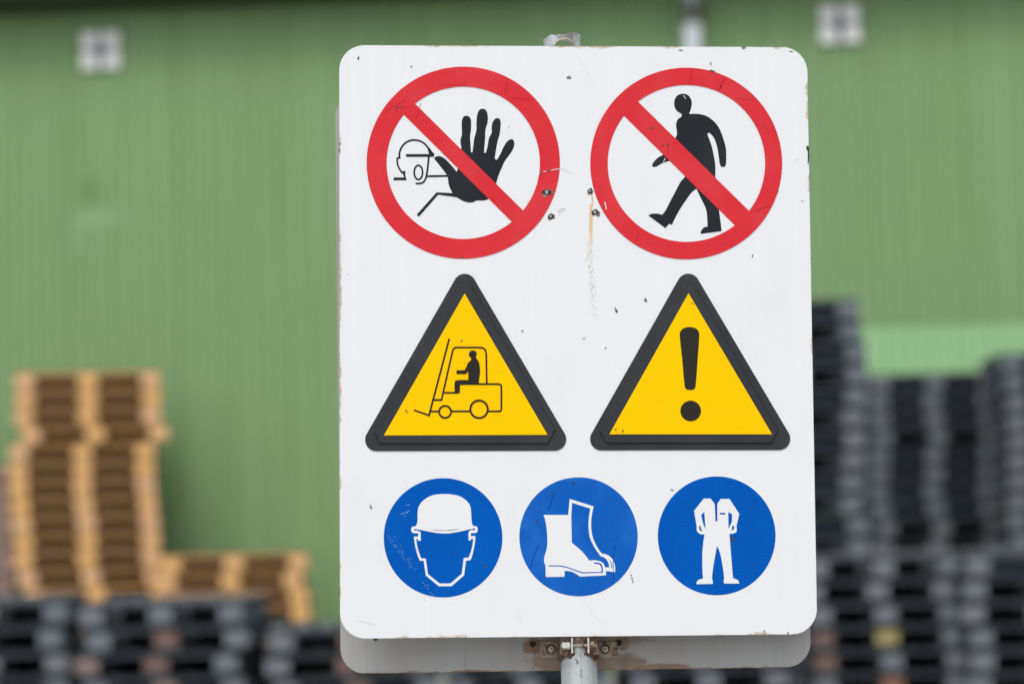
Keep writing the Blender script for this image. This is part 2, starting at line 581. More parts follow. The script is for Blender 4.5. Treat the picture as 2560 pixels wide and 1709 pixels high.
def pallet(loc, yaw, L, D, blk, board, sz, rnd, closed=False, tint=0.0, special=None, deck_pale=False):
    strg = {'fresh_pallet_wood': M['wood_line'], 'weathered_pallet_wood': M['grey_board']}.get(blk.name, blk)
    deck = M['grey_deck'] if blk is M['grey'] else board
    """Nine-block pallet, L wide along the side facing the yard and D deep."""
    r = empty('wooden_pallet', loc, yaw)
    r.scale.z = sz
    bw = 0.145
    T = 0.020
    HB = PH - 3 * T
    gap_shade = M['wood_gap_shade'] if blk is M['wood'] else (M['pink'] if blk is M['pink'] else M['gap_shade'])
    ys = (-D / 2 + 0.05, 0.0, D / 2 - 0.05)
    xs = (-L / 2 + bw / 2, 0.0, L / 2 - bw / 2)
    for x in xs:                                             # bottom skids run away from the yard side
        pal_part('skid', (bw - 0.006, D - 0.006, T - 0.001), (x + rnd.uniform(-.004, .004), 0.002, T / 2), blk, r)
    for j, y in enumerate(ys):
        for i, x in enumerate(xs):
            m = blk
            if j == 0 and rnd.random() < tint:
                m = rnd.choice((M['brown'], M['pink_old']))
            if special and j == 0 and i in special:
                m = special[i]
            b = pal_part('block', (bw, 0.1 if j != 1 else 0.145, HB - 0.001), (x + rnd.uniform(-.006, .006), y + rnd.uniform(-.008, 0) * (j == 0), T + HB / 2), m, r)
            b.rotation_euler.z = rnd.uniform(-.03, .03)
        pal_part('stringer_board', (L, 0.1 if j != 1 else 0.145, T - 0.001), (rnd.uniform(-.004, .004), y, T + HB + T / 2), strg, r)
    n = 9 if L > 1.1 else 7
    w = 0.1 if L > 1.1 else 0.11
    for k in range(n):
        x = -L / 2 + w / 2 + (L - w) * k / (n - 1)
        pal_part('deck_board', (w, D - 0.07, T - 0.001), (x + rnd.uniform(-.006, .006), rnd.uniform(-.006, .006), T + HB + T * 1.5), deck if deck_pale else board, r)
    gw = xs[1] - xs[0] - bw - 0.016
    for i in (0, 1):
        gx = (xs[i] + xs[i + 1]) / 2
        pal_part('gap_shade_board', (gw, 0.02, T + HB - 0.004), (gx, 0.0, (T + HB) / 2), gap_shade, r)  # added board, no real pallet part; closes the gap so it looks shaded
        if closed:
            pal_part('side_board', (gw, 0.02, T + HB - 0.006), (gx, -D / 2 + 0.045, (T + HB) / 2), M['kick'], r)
    return r


def stack(px, Y, py_top, yaw, kind, label, cat_group, L=1.0, D=1.2, offs=(), jitter=0.012, closed=(), tint=0.0, special=None, seed=1, leanx=0.0):
    rnd = random.Random(seed)
    top = at(px, py_top, Y)
    n = max(1, round(top.z / (PH + 0.0015)))
    pitch = top.z / n
    sz = (pitch - 0.0015) / PH
    blk, board = {'gold': (M['wood'], M['wood_board']), 'grey': (M['grey'], M['grey_end']), 'pink': (M['pink'], M['pink'])}[kind]
    word = {'gold': 'golden pallet', 'grey': 'grey pallet', 'pink': 'pinkish pallet'}[kind]
    fwd = Vector((math.sin(-yaw), math.cos(yaw), 0))
    for k in range(n):                                   # k counted from the top
        ox = offs[k] if k < len(offs) else (offs[-1] if offs else 0.0)
        ox += rnd.uniform(-jitter, jitter)
        z = top.z - (k + 1) * pitch
        c = Vector((top.x + ox + leanx * k, Y, z)) + fwd * (D / 2 + rnd.uniform(-0.015, 0.015))
        c.z = z + 0.0005
        r = pallet(c, yaw + rnd.uniform(-.012, .012), L, D, blk, board, sz, rnd, closed=closed(k) if callable(closed) else (k in closed),
                   tint=tint, special=(special or {}).get(k), deck_pale=(k == 0))
        place = 'topmost of' if k == 0 else ('lowest of' if k == n - 1 else ORD[k] + ' from the top of')
        tag(r, f'{word}, {place} {label}', 'pallet', cat_group)
    return n


def m_px(v, Y):
    return v * Y / FPX


# golden stacks against the wall: sideways shifts of each layer read from the photograph
YA = 20.35
ax = [61.6, 61, 60.5, 77, 45, 43.4, 43, 47.7, 53, 57, 57, 64, 76, 72]
stack(214 + 6, YA, 927, R(8), 'gold', 'the tall golden stack', 'golden pallets stacked against the green wall', 1.2, 0.8,
      [m_px(v - 62, YA) for v in ax], 0.004, seed=3)
stack(581, 20.2, 1384, R(2.5), 'gold', 'the low golden stack beside the tall one', 'golden pallets stacked against the green wall', 1.2, 0.8,
      [m_px(v, 20.2) for v in (4, -6, 6, 8, 14, 10)], 0.006, seed=4)
stack(-163, 20.3, 1165, R(11), 'pink', 'the pinkish stack next to the tall golden stack', 'pinkish pallets at the edge of the yard', 1.2, 0.8,
      [0, 0.0, 0.01, 0.01, 0.03, 0.04], 0.01, seed=5)

GG = 'weathered grey pallets stacked in the yard'
# back row beyond the sign
stack(2332, 19.2, 930, R(-1.5), 'grey', 'the grey stack below the pale wall band', GG, 1.0, 1.2,
      [m_px(v, 19.2) for v in (2, -2, 2, 4, 0, -2, -8, -4, 6, 0)], 0.006, closed=lambda k: k not in (3, 8, 9), seed=6)
stack(1976, 16.6, 745, R(9), 'grey', 'the tallest grey stack beside the sign', GG, 1.0, 1.2,
      [m_px(v, 16.6) for v in (0, 0, 4, 8, 0, -6, -4, -6, -12, -16, 0, 2, 0)], 0.01, closed=lambda k: k % 2 == 0, seed=8)
stack(2676, 18.2, 876, R(-2), 'grey', 'the grey stack at the right edge', GG, 1.0, 1.2,
      [m_px(v, 18.2) for v in (0, 0, 6, 8, 4, 6, 4, 0)], 0.008, closed=lambda k: k % 3 == 0, seed=9)
# front row
stack(2206, 15.9, 1384, R(1), 'grey', 'the front stack with a yellow painted block', GG, 1.0, 1.2,
      [m_px(v, 15.9) for v in (0, -8, 4, 8, 10)], 0.01, closed=lambda k: False, tint=0.06, seed=10,
      special={3: {1: M['ypaint'], 0: M['brown']}, 5: {1: M['opaint']}})
stack(2610, 15.6, 1376, R(-3), 'grey', 'the front stack at the right corner', GG, 1.0, 1.2,
      [m_px(v, 15.6) for v in (0, -4, -16, 4, 0)], 0.01, closed=lambda k: k == 0, tint=0.04, seed=11)
stack(-40, 15.0, 1500, R(4), 'grey', 'the front stack at the lower left corner', GG, 1.0, 1.2,
      [m_px(v, 15.0) for v in (0, -8, 10, 0)], 0.015, tint=0.08, seed=12)
stack(404, 14.9, 1501, R(-2), 'grey', 'the front stack before the golden pallets', GG, 1.0, 1.2,
      [m_px(v, 14.9) for v in (0, 14, -10, 6)], 0.015, tint=0.03, seed=13,
      special={1: {1: M['brown']}, 2: {1: M['brown']}, 3: {1: M['pink_old']}})
stack(880, 14.8, 1566, R(3), 'grey', "the front stack at the sign's lower left corner", GG, 1.0, 1.2,
      [m_px(v, 14.8) for v in (0, -6, 6, 4)], 0.012, seed=14, special={0: {1: M['brown']}, 1: {1: M['brown']}, 2: {1: M['brown']}})
stack(1310, 15.1, 1570, R(-1), 'grey', 'the low front stack behind the sign post', GG, 1.0, 1.2,
      [m_px(v, 15.1) for v in (0, -10, 8, 4)], 0.012, seed=15)
stack(1760, 15.3, 1560, R(2), 'grey', "the front stack below the sign's lower right corner", GG, 1.0, 1.2,
      [m_px(v, 15.3) for v in (0, -6, 12, 4)], 0.012, seed=16)

# ------------------------------------------------------------------ the sign
P_rot = cam_rot @ (Matrix.Rotation(R(-4.72884), 3, 'X') @ Matrix.Rotation(R(3.25701), 3, 'Y') @ Matrix.Rotation(R(0.41833), 3, 'Z'))
P_ctr = cam_loc + cam_rot @ Vector((0.11020, 0.00603, -4.08573))
# panel frame: x right, z up, -y out of the printed face
ux, uz, un = P_rot.col[0], P_rot.col[1], P_rot.col[2]
P_mat = Matrix.Identity(4)
for i in range(3):
    P_mat[i][0], P_mat[i][1], P_mat[i][2], P_mat[i][3] = ux[i], -un[i], uz[i], P_ctr[i]


def uv(px, py):
    """Panel coordinates (x, z in metres) of a pixel on the printed face."""
    d = ray(px, py)
    t = (P_ctr - cam_loc).dot(un) / d.dot(un)
    q = cam_loc + d * t - P_ctr
    return q.dot(ux), q.dot(uz)


class Z:
    """Digitising frame: enlarged coordinates -> photograph pixels -> panel plane."""
    def __init__(self, ox, oy, s):
        self.o = (ox, oy, s)

    def __call__(self, x, y):
        return uv(self.o[0] + x / self.o[2], self.o[1] + y / self.o[2])

    def px(self, x, y):
        return self.o[0] + x / self.o[2], self.o[1] + y / self.o[2]


def smooth_path(pts, closed=True, n=5):
    """pts: (x, y) smooth or (x, y, 1) corner -> polyline; centripetal-like Catmull-Rom between corners."""
    out = []
    N = len(pts)
    rng = range(N if closed else N - 1)
    for i in rng:
        p1, p2 = pts[i], pts[(i + 1) % N]
        p0 = pts[(i - 1) % N] if (closed or i > 0) else p1
        p3 = pts[(i + 2) % N] if (closed or i + 2 < N) else p2
        c1, c2 = len(p1) > 2, len(p2) > 2
        out.append((p1[0], p1[1]))
        if c1 and c2:
            continue
        L = math.hypot(p2[0] - p1[0], p2[1] - p1[1])

        def tang(a, b, ctr):
            dx, dy = b[0] - a[0], b[1] - a[1]
            l = math.hypot(dx, dy) or 1
            return dx / l * L, dy / l * L
        if c1:
            t1 = (p2[0] - p1[0], p2[1] - p1[1])
        else:
            t1 = tang(p0, p2, p1)
        if c2:
            t2 = (p2[0] - p1[0], p2[1] - p1[1])
        else:
            t2 = tang(p1, p3, p2)
        for k in range(1, n):
            t = k / n
            h1, h2, h3, h4 = 2*t**3-3*t**2+1, t**3-2*t**2+t, -2*t**3+3*t**2, t**3-t**2
            out.append((h1*p1[0]+h2*t1[0]+h3*p2[0]+h4*t2[0], h1*p1[1]+h2*t1[1]+h3*p2[1]+h4*t2[1]))
    if not closed:
        out.append((pts[-1][0], pts[-1][1]))
    return out


def fill_mesh(name, loops, y, mat, thick=0.0002):
    """Filled flat shape with holes in the panel plane (even-odd), as a film of real thickness; y is the outer face."""
    if len(loops) == 1:
        bm = bmesh.new()
        f = bm.faces.new([bm.verts.new((q[0], y and -y, q[1])) for q in loops[0]])
        f.normal_update()
        if f.normal.y > 0:
            f.normal_flip()
        ret = bmesh.ops.extrude_face_region(bm, geom=[f], use_keep_orig=True)
        for g in ret['geom']:
            if isinstance(g, bmesh.types.BMVert):
                g.co.y += thick
            elif isinstance(g, bmesh.types.BMFace):
                g.normal_flip()
        return bm_mesh(bm, name, mat)
    cu = bpy.data.curves.new(name, 'CURVE')
    cu.dimensions = '2D'
    cu.fill_mode = 'BOTH'
    cu.extrude = thick / 2
    for lp in loops:
        s = cu.splines.new('POLY')
        s.points.add(len(lp) - 1)
        for p, q in zip(s.points, lp):
            p.co = (q[0], q[1], 0, 1)
        s.use_cyclic_u = True
    ob = bpy.data.objects.new(name, cu)
    col.objects.link(ob)
    dg = bpy.context.evaluated_depsgraph_get()
    me = bpy.data.meshes.new_from_object(ob.evaluated_get(dg))
    bpy.data.objects.remove(ob)
    bpy.data.curves.remove(cu)
    # curve xy -> panel xz, curve z (out) -> -y
    me.transform(Matrix(((1, 0, 0, 0), (0, 0, -1, -y + thick / 2), (0, 1, 0, 0), (0, 0, 0, 1))))
    me.materials.clear()
    me.materials.append(mat)
    for p in me.polygons:
        p.use_smooth = False
    me.name = name
    return me


def circle(cx, cy, rx, ry=None, n=96):
    ry = ry or rx
    return [(cx + rx * math.cos(2 * math.pi * i / n), cy - ry * math.sin(2 * math.pi * i / n)) for i in range(n)]


def loop(z, pts, n=5):
    return [z(*p) for p in smooth_path(pts, True, n)]


def raw(z, pts):
    return [z(*p[:2]) for p in pts]


def join_meshes(name, meshes, mat):
    bm = bmesh.new()
    for me in meshes:
        bm.from_mesh(me)
        bpy.data.meshes.remove(me)
    for f in bm.faces:
        f.material_index = 0
    return bm_mesh(bm, name, mat)


def stroke_loop(pts, w):
    """Mitred outline of an open polyline."""
    L, Rr = [], []
    N = len(pts)
    for i, p in enumerate(pts):
        a = pts[max(i - 1, 0)]
        b = pts[min(i + 1, N - 1)]
        def nrm(u, v):
            dx, dy = v[0] - u[0], v[1] - u[1]
            l = math.hypot(dx, dy) or 1
            return -dy / l, dx / l
        if i == 0:
            nx, ny = nrm(p, b); k = 1
        elif i == N - 1:
            nx, ny = nrm(a, p); k = 1
        else:
            n1, n2 = nrm(a, p), nrm(p, b)
            nx, ny = n1[0] + n2[0], n1[1] + n2[1]
            l = math.hypot(nx, ny) or 1
            nx, ny = nx / l, ny / l
            k = 1 / max(0.4, nx * n1[0] + ny * n1[1])
        L.append((p[0] + nx * w / 2 * k, p[1] + ny * w / 2 * k))
        Rr.append((p[0] - nx * w / 2 * k, p[1] - ny * w / 2 * k))
    return L + Rr[::-1]


Y_SURF = 0.0                      # panel face; layers stand out from it
Y1, Y2 = 0.0003, 0.0006

# --- post
post_b = at(1446.5, 1640, 4.116)
POST_X, POST_Y, POST_R = post_b.x, 4.116, 0.0306
sign = empty('safety_sign', (POST_X, POST_Y, 0))
tag(sign, 'white safety sign board with red, yellow and blue symbols on a galvanised post', 'sign')
s_inv = Matrix.Translation((-POST_X, -POST_Y, 0))
PL = s_inv @ P_mat                # panel frame under the sign's Empty
top_z = at(1405, 80, POST_Y - POST_R).z


def bool_mesh(name, me_a, me_b):
    a = bpy.data.objects.new('a', me_a)
    b = bpy.data.objects.new('b', me_b)
    col.objects.link(a)
    col.objects.link(b)
    md = a.modifiers.new('cut', 'BOOLEAN')
    md.operation = 'DIFFERENCE'
    md.solver = 'EXACT'
    md.object = b
    dg = bpy.context.evaluated_depsgraph_get()
    dg.update()
    me = bpy.data.meshes.new_from_object(a.evaluated_get(dg))
    bpy.data.objects.remove(a)
    bpy.data.objects.remove(b)
    me.name = name
    return me


def galv_post_mat(ztop, zw):
    """Galvanised tube: pale zinc, dark dribbles along the seam, rust at the clamp weld and round the top hole."""
    k = NT('galvanised_post')
    o = k.coord()
    sep = k.n('ShaderNodeSeparateXYZ')
    k.l(o, sep.inputs[0])
    s = k.noise(k.mapping(o, (90, 90, 2.5)), 1.0, 4, 0.6)
    c = k.mix(k.ramp(s, 0.35, 0.7), (0.72, 0.76, 0.78), (0.52, 0.57, 0.60))
    sp = k.math('MULTIPLY', k.ramp(k.noise(k.mapping(o, (160, 160, 70)), 1.0, 4, 0.65), 0.56, 0.63),
                k.ramp(k.math('ABSOLUTE', k.math('ADD', sep.outputs[0], 0.004)), 0.004, 0.012, 1, 0.15))
    c = k.mix(k.math('MULTIPLY', sp, 0.8), c, (0.07, 0.075, 0.07))
    wn_ = k.math('MULTIPLY', k.math('SUBTRACT', k.noise(o, 60, 5, 0.6), 0.5), 0.022)
    edge = k.math('MULTIPLY', k.math('ABSOLUTE', k.math('ADD', sep.outputs[0], 0.002)), 1.0)
    zz = k.math('SUBTRACT', k.math('ADD', k.math('ADD', sep.outputs[2], wn_), edge), zw)
    rf = k.math('MULTIPLY', k.ramp(zz, 0.013, 0.024), k.ramp(zz, 0.06, 0.09, 1, 0.0))
    rc = k.mix(k.ramp(k.noise(o, 140, 4), 0.42, 0.6), (0.40, 0.26, 0.13), (0.14, 0.08, 0.045))
    c = k.mix(k.math('MULTIPLY', rf, 0.85), c, rc)
    tw = k.ramp(k.math('ADD', k.math('ABSOLUTE', k.math('ADD', sep.outputs[0], -0.006)), k.math('MULTIPLY', k.math('SUBTRACT', k.noise(o, 70, 4), 0.5), 0.03)), 0.010, 0.026, 1, 0)
    tf = k.math('MULTIPLY', tw, k.ramp(sep.outputs[2], ztop - 0.05, ztop - 0.03))
    c = k.mix(k.math('MULTIPLY', tf, 0.72), c, (0.15, 0.115, 0.09))
    k.base(c)
    k.b.inputs['Metallic'].default_value = 0.7
    k.rough(k.ramp(s, 0.3, 0.7, 0.30, 0.48))
    k.bump(k.noise(k.mapping(o, (1, 1, 0.5)), 150, 3), 0.12, 0.001)
    return k.m


weld_z = at(1446, 1640, POST_Y - POST_R).z
M['post'] = galv_post_mat(top_z, weld_z)
bm = bmesh.new()
NS = 48
rings = []
zs = [0.0, 0.6, 1.2, weld_z - 0.03, weld_z + 0.3, top_z - 0.10, top_z - 0.03, top_z]
for z in zs:
    for rr in (POST_R, POST_R - 0.0042):
        ring = []
        for i in range(NS):
            a = 2 * math.pi * i / NS
            x, y = rr * math.cos(a), rr * math.sin(a)
            zz = z
            if z == top_z:      # torch-cut, hammered top edge: lower on the left, bulging to the right
                zz += -0.0070 * (0.5 - 0.5 * x / POST_R) ** 1.3 + 0.0012 * math.sin(a * 5) + 0.0008 * math.sin(a * 11 + 1)
                x *= 1.02
                x -= 0.002 * (x < -0.015)
            ring.append(bm.verts.new((x, y, zz)))
        rings.append(ring)
for j in range(len(zs) - 1):
    for q in (0, 1):
        A_, B_ = rings[2 * j + q], rings[2 * j + 2 + q]
        for i in range(NS):
            k2 = (i + 1) % NS
            f = (A_[i], A_[k2], B_[k2], B_[i])
            bm.faces.new(f if q == 0 else f[::-1])
for (A_, B_, fl) in ((rings[0], rings[1], False), (rings[-2], rings[-1], True)):
    for i in range(NS):
        k2 = (i + 1) % NS
        f = (A_[i], B_[i], B_[k2], A_[k2])
        bm.faces.new(f[::-1] if fl else f)
bmesh.ops.recalc_face_normals(bm, faces=bm.faces)
tube = bm_mesh(bm, 'post')
hc = at(1412, 125, POST_Y - POST_R)
bm = bmesh.new()
add_cyl(bm, (hc.x - POST_X, -POST_R - 0.02, hc.z - 0.003), (hc.x - POST_X - 0.004, 0.2, hc.z + 0.2 * 0.17), 0.0185, 32)
cut = bm_mesh(bm, 'cut')
pm = bool_mesh('post', tube, cut)
pm.materials.clear()
pm.materials.append(M['post'])
post_o = link('post', pm, sign)
for p in pm.polygons:
    p.use_smooth = True
try:
    pm.set_sharp_from_angle(angle=R(35))
except Exception:
    pass
# bright torn rim of the hole
bm = bmesh.new()
NRM = 40
prev = None
for i in range(NRM + 1):
    a = 2 * math.pi * i / NRM
    x = hc.x - POST_X + 0.0190 * math.cos(a)
    z = hc.z + 0.0190 * math.sin(a)
    y = -math.sqrt(max(1e-8, POST_R ** 2 - x * x)) - 0.0006
    cur = [bm.verts.new((x + dx * math.cos(a), y + dy, z + dx * math.sin(a))) for dx, dy in ((-0.0014, 0.001), (0.0, -0.0012), (0.0016, 0.0006))]
    if prev:
        for q in range(2):
            bm.faces.new((prev[q], prev[q + 1], cur[q + 1], cur[q]))
    prev = cur
bmesh.ops.recalc_face_normals(bm, faces=bm.faces)
M['rim'] = rusty('pale_hole_rim', (0.58, 0.52, 0.42), (0.25, 0.16, 0.10), 0.5, 0.7, 90, 0.1, 0.5)
link('hole_rim', bm_mesh(bm, 'hole_rim', M['rim'], True), post_o)

# --- panels
PWD, PHT, PCR = 0.801, 1.0, 0.043


def rounded_rect(w, h, r, n=14):
    out = []
    for (cx, cz, a0) in ((w / 2 - r, h / 2 - r, 0), (-w / 2 + r, h / 2 - r, 90), (-w / 2 + r, -h / 2 + r, 180), (w / 2 - r, -h / 2 + r, 270)):
        for i in range(n + 1):
            a = R(a0 + 90 * i / n)
            out.append((cx + r * math.cos(a), cz + r * math.sin(a)))
    return out


def panel_mesh(name, w, h, r, thick, notches=()):
    bm = bmesh.new()
    pts = rounded_rect(w, h, r)
    f = bm.faces.new([bm.verts.new((x, 0, z)) for x, z in pts])
    ret = bmesh.ops.extrude_face_region(bm, geom=[f])
    for g in ret['geom']:
        if isinstance(g, bmesh.types.BMVert):
            g.co.y += thick
    bmesh.ops.recalc_face_normals(bm, faces=bm.faces)
    es = [e for e in bm.edges if abs(e.verts[0].co.y - e.verts[1].co.y) < 1e-6]
    bmesh.ops.bevel(bm, geom=es, offset=0.0005, segments=2, affect='EDGES')
    return bm_mesh(bm, name)


a0 = uv(1478, 508); a1 = uv(1476, 650)
b0 = uv(1473, 600); b1 = uv(1489, 842)
c0 = uv(1479, 480); c1 = uv(1484, 524)
M['face'] = panel_white(PWD, PHT, [
    (a0[0], a0[1], a1[0], a1[1], 0.0042, (0.66, 0.39, 0.13), 0.75, False),
    (c0[0], c0[1], c1[0], c1[1], 0.0017, (0.55, 0.30, 0.09), 0.85, False),
    (b0[0], b0[1], b1[0], b1[1], 0.0075, (0.46, 0.42, 0.36), 0.65, True),
    (uv(1430, 1190)[0], uv(1520, 1470)[1], uv(1533, 1600)[0], uv(1533, 1592)[1], 0.002, (0.62, 0.70, 0.72), 0.5, False)])
fm = panel_mesh('front_panel', PWD, PHT, PCR, 0.002)
front = link('front_panel', fm, sign, M['face'], PL)
front['label'] = 'white front panel printed with seven safety symbols'

# back-to-back panel: its bare rear side is seen below and beside the front one
YB = POST_Y + POST_R + 0.0035
bl, br = at(851.7, 1683.8, YB), at(2028, 1666.2, YB)
bw = (br - bl).length
ang = math.atan2(br.z - bl.z, br.x - bl.x)
BM_ = Matrix.Translation((bl + br) / 2) @ Matrix.Rotation(-ang, 4, 'Y') @ Matrix.Translation((0, 0, 0.5))


def bare_back(bpts):
    k = NT('bare_grey_sheet')
    o = k.coord()
    s = k.noise(k.mapping(o, (70, 1, 1.2)), 1.0, 4, 0.6)
    c = k.mix(k.ramp(s, 0.3, 0.75), (0.42, 0.42, 0.42), (0.38, 0.38, 0.38))
    t = k.ramp(k.noise(k.mapping(o, (9, 1, 1.0)), 1.0, 3), 0.42, 0.7)
    c = k.mix(k.math('MULTIPLY', t, 0.6), c, (0.36, 0.33, 0.295))
    dr = k.ramp(k.noise(k.mapping(o, (110, 1, 5)), 1.0, 3), 0.66, 0.72)
    c = k.mix(k.math('MULTIPLY', dr, 0.3), c, (0.18, 0.165, 0.15))
    sep = k.n('ShaderNodeSeparateXYZ')
    k.l(o, sep.inputs[0])
    rust = k.mix(k.ramp(k.noise(o, 55, 5), 0.4, 0.65), (0.25, 0.145, 0.075), (0.17, 0.10, 0.06))
    for (x, z, rx, rz, amt) in bpts:
        dx = k.math('DIVIDE', k.math('SUBTRACT', sep.outputs[0], x), rx)
        dz = k.math('DIVIDE', k.math('SUBTRACT', sep.outputs[2], z), rz)
        q = k.math('SQRT', k.math('ADD', k.math('MULTIPLY', dx, dx), k.math('MULTIPLY', dz, dz)))
        q = k.math('ADD', q, k.math('MULTIPLY', k.math('SUBTRACT', k.noise(o, 42, 6, 0.65), 0.5), 1.6))
        c = k.mix(k.ramp(q, 0.75, 1.15, amt, 0), c, rust)
    wob = k.math('MULTIPLY', k.math('SUBTRACT', k.noise(k.mapping(o, (1, 1, 1)), 30, 5, 0.7), 0.5), 0.016)
    rim = k.ramp(k.math('ADD', k.math('SUBTRACT', -0.5, sep.outputs[2]), wob), -0.003, 0.0)
    c = k.mix(k.math('MULTIPLY', rim, 0.8), c, rust)
    k.base(c)
    k.b.inputs['Metallic'].default_value = 0.15
    k.rough(0.5)
    return k.m


bm_inv = BM_.inverted()


def on_back(px, py):
    d = ray(px, py)
    t = YB / d.y
    q = bm_inv @ (cam_loc + d * t)
    return q.x, q.z


M['bare'] = bare_back([(*on_back(1385, 1655), 0.045, 0.018, 0.7), (*on_back(1545, 1657), 0.046, 0.019, 0.7), (*on_back(1334, 1613), 0.018, 0.014, 0.95),
                       (*on_back(1660, 1668), 0.05, 0.008, 0.8), (*on_back(1555, 1606), 0.014, 0.014, 0.7), (*on_back(1480, 1600), 0.10, 0.010, 0.5),
                       (*on_back(1180, 1677), 0.03, 0.003, 0.8)])
bk = panel_mesh('back_panel', bw, 1.0, PCR, 0.002)
back = link('back_panel', bk, sign, M['bare'], s_inv @ BM_)
back['label'] = 'bare grey rear side of a second panel, rust stained along its foot'

# --- clamp at the foot of the panels
def loc_at(px, py, Y):
    p = at(px, py, Y)
    return Vector((p.x - POST_X, Y - POST_Y, p.z))


yb = YB - POST_Y
for (xl, xr, yt, ybm, bx, by) in ((1349, 1396, 1603, 1642, 1377.5, 1621), (1496, 1543, 1603, 1643, 1512.5, 1621)):
    p0, p1 = loc_at(xl, yt, YB), loc_at(xr, ybm, YB)
    ear = link('clamp_ear', box_mesh('clamp_ear', (p1.x - p0.x, 0.003, p0.z - p1.z), M['ear'], 0.0006,
                                     c=((p0.x + p1.x) / 2, yb - 0.0025, (p0.z + p1.z) / 2)), sign)
    b = loc_at(bx, by, YB)
    bm = bmesh.new()
    wb = bmesh.new()
    add_cyl(wb, (b.x, yb - 0.004, b.z), (b.x, yb - 0.0055, b.z), 0.0084, 20)
    link('washer', bm_mesh(wb, 'washer', M['weld']), ear)
    add_cyl(bm, (b.x, yb - 0.0055, b.z), (b.x, yb - 0.0100, b.z), 0.0056, 6)
    bmesh.ops.create_uvsphere(bm, u_segments=12, v_segments=6, radius=0.0034, matrix=Matrix.Translation((b.x, yb - 0.0100, b.z)))
    link('ear_bolt', bm_mesh(bm, 'ear_bolt', M['bolt']), ear)
# collar halves round the post
zc_t, zc_b = loc_at(1446, 1592.5, POST_Y - 0.03).z, loc_at(1446, 1633, YB).z
bm = bmesh.new()
for (aa, bb) in ((118, 262 - 0.0), (278, 422)):
    pass
cr0, cr1 = POST_R + 0.0006, POST_R + 0.0036
vr = []
steps = 44
for i in range(steps + 1):
    a = R(-62 + (360 - 56) * i / steps)      # gap at the front
    vr.append([bm.verts.new((r_ * math.cos(a), r_ * math.sin(a), z_)) for (r_, z_) in ((cr0, zc_b), (cr1, zc_b), (cr1, zc_t), (cr0, zc_t))])
for i in range(steps):
    for q in range(4):
        bm.faces.new((vr[i][q], vr[i][(q + 1) % 4], vr[i + 1][(q + 1) % 4], vr[i + 1][q]))
bm.faces.new(vr[0]); bm.faces.new(vr[-1][::-1])
bmesh.ops.recalc_face_normals(bm, faces=bm.faces)
collar = link('clamp_collar', bm_mesh(bm, 'clamp_collar', M['rusty_steel'], False), sign)
# two flanges standing out at the front with the clamp screw between them
yf0, yf1 = -POST_R - 0.003, -0.047
for (fx, fb) in ((1430.5, 1632), (1471.5, 1631)):
    p = loc_at(fx, fb, POST_Y - 0.043)
    link('flange', box_mesh('flange', (0.0030, abs(yf1 - yf0), zc_t - p.z), M['flange'], 0.0004, c=(p.x, (yf0 + yf1) / 2, (zc_t + p.z) / 2)), sign)
sc0, sc1 = loc_at(1402, 1613, POST_Y - 0.041), loc_at(1490, 1612, POST_Y - 0.041)
bm = bmesh.new()
N_T = 34
prof = []
for i in range(N_T * 2 + 1):
    t = i / (N_T * 2)
    prof.append((sc0.lerp(sc1, t), 0.0030 if i % 2 else 0.0023))
prev = None
for p, r_ in prof:
    cur = [bm.verts.new((p.x, p.y + r_ * math.cos(2 * math.pi * j / 10), p.z + r_ * math.sin(2 * math.pi * j / 10))) for j in range(10)]
    if prev:
        for j in range(10):
            bm.faces.new((prev[j], prev[(j + 1) % 10], cur[(j + 1) % 10], cur[j]))
    prev = cur
bmesh.ops.recalc_face_normals(bm, faces=bm.faces)
screw = link('clamp_screw', bm_mesh(bm, 'clamp_screw', M['bolt']), sign)
bm = bmesh.new()
n0 = loc_at(1416, 1613, POST_Y - 0.041)
add_cyl(bm, (n0.x - 0.007, n0.y, n0.z), (n0.x + 0.006, n0.y, n0.z), 0.0060, 6)
link('screw_nut', bm_mesh(bm, 'screw_nut', M['flange']), screw)
bm = bmesh.new()
n1 = loc_at(1484, 1613, POST_Y - 0.041)
add_cyl(bm, (n1.x - 0.006, n1.y, n1.z), (n1.x + 0.001, n1.y, n1.z), 0.0075, 6)
link('screw_head', bm_mesh(bm, 'screw_head', M['rusty_steel']), screw)
# bent side lugs and welds
for (cxp, cyp, w_, h_, m_, nm) in ((1414, 1618, 0.020, 0.022, 'rusty_steel', 'clamp_lug'), (1484, 1616, 0.014, 0.026, 'rusty_steel', 'clamp_lug')):
    p = loc_at(cxp, cyp, POST_Y - 0.02)
    o = link(nm, box_mesh(nm, (w_, 0.004, h_), M[m_], 0.001), sign)
    o.location = (p.x, -0.0305, p.z)
    o.rotation_euler = (0.1, 0.12 if cxp < 1446 else -0.18, 0.5 if cxp < 1446 else -0.6)
rw = random.Random(2)
for sx in (-1, 1):
    bm = bmesh.new()
    for k in range(9):
        a = R(-90 + sx * (22 + k * 8))
        q = Vector((POST_R * math.cos(a), POST_R * math.sin(a), weld_z + 0.004 - 0.0009 * k + rw.uniform(-.001, .001)))
        bmesh.ops.create_icosphere(bm, subdivisions=2, radius=rw.uniform(0.0032, 0.0058), matrix=Matrix.Translation(q) @ Matrix.Diagonal((1, 0.8, rw.uniform(.8, 1.3), 1)))
    link('weld_bead', bm_mesh(bm, 'weld_bead', M['weld'], True), sign)
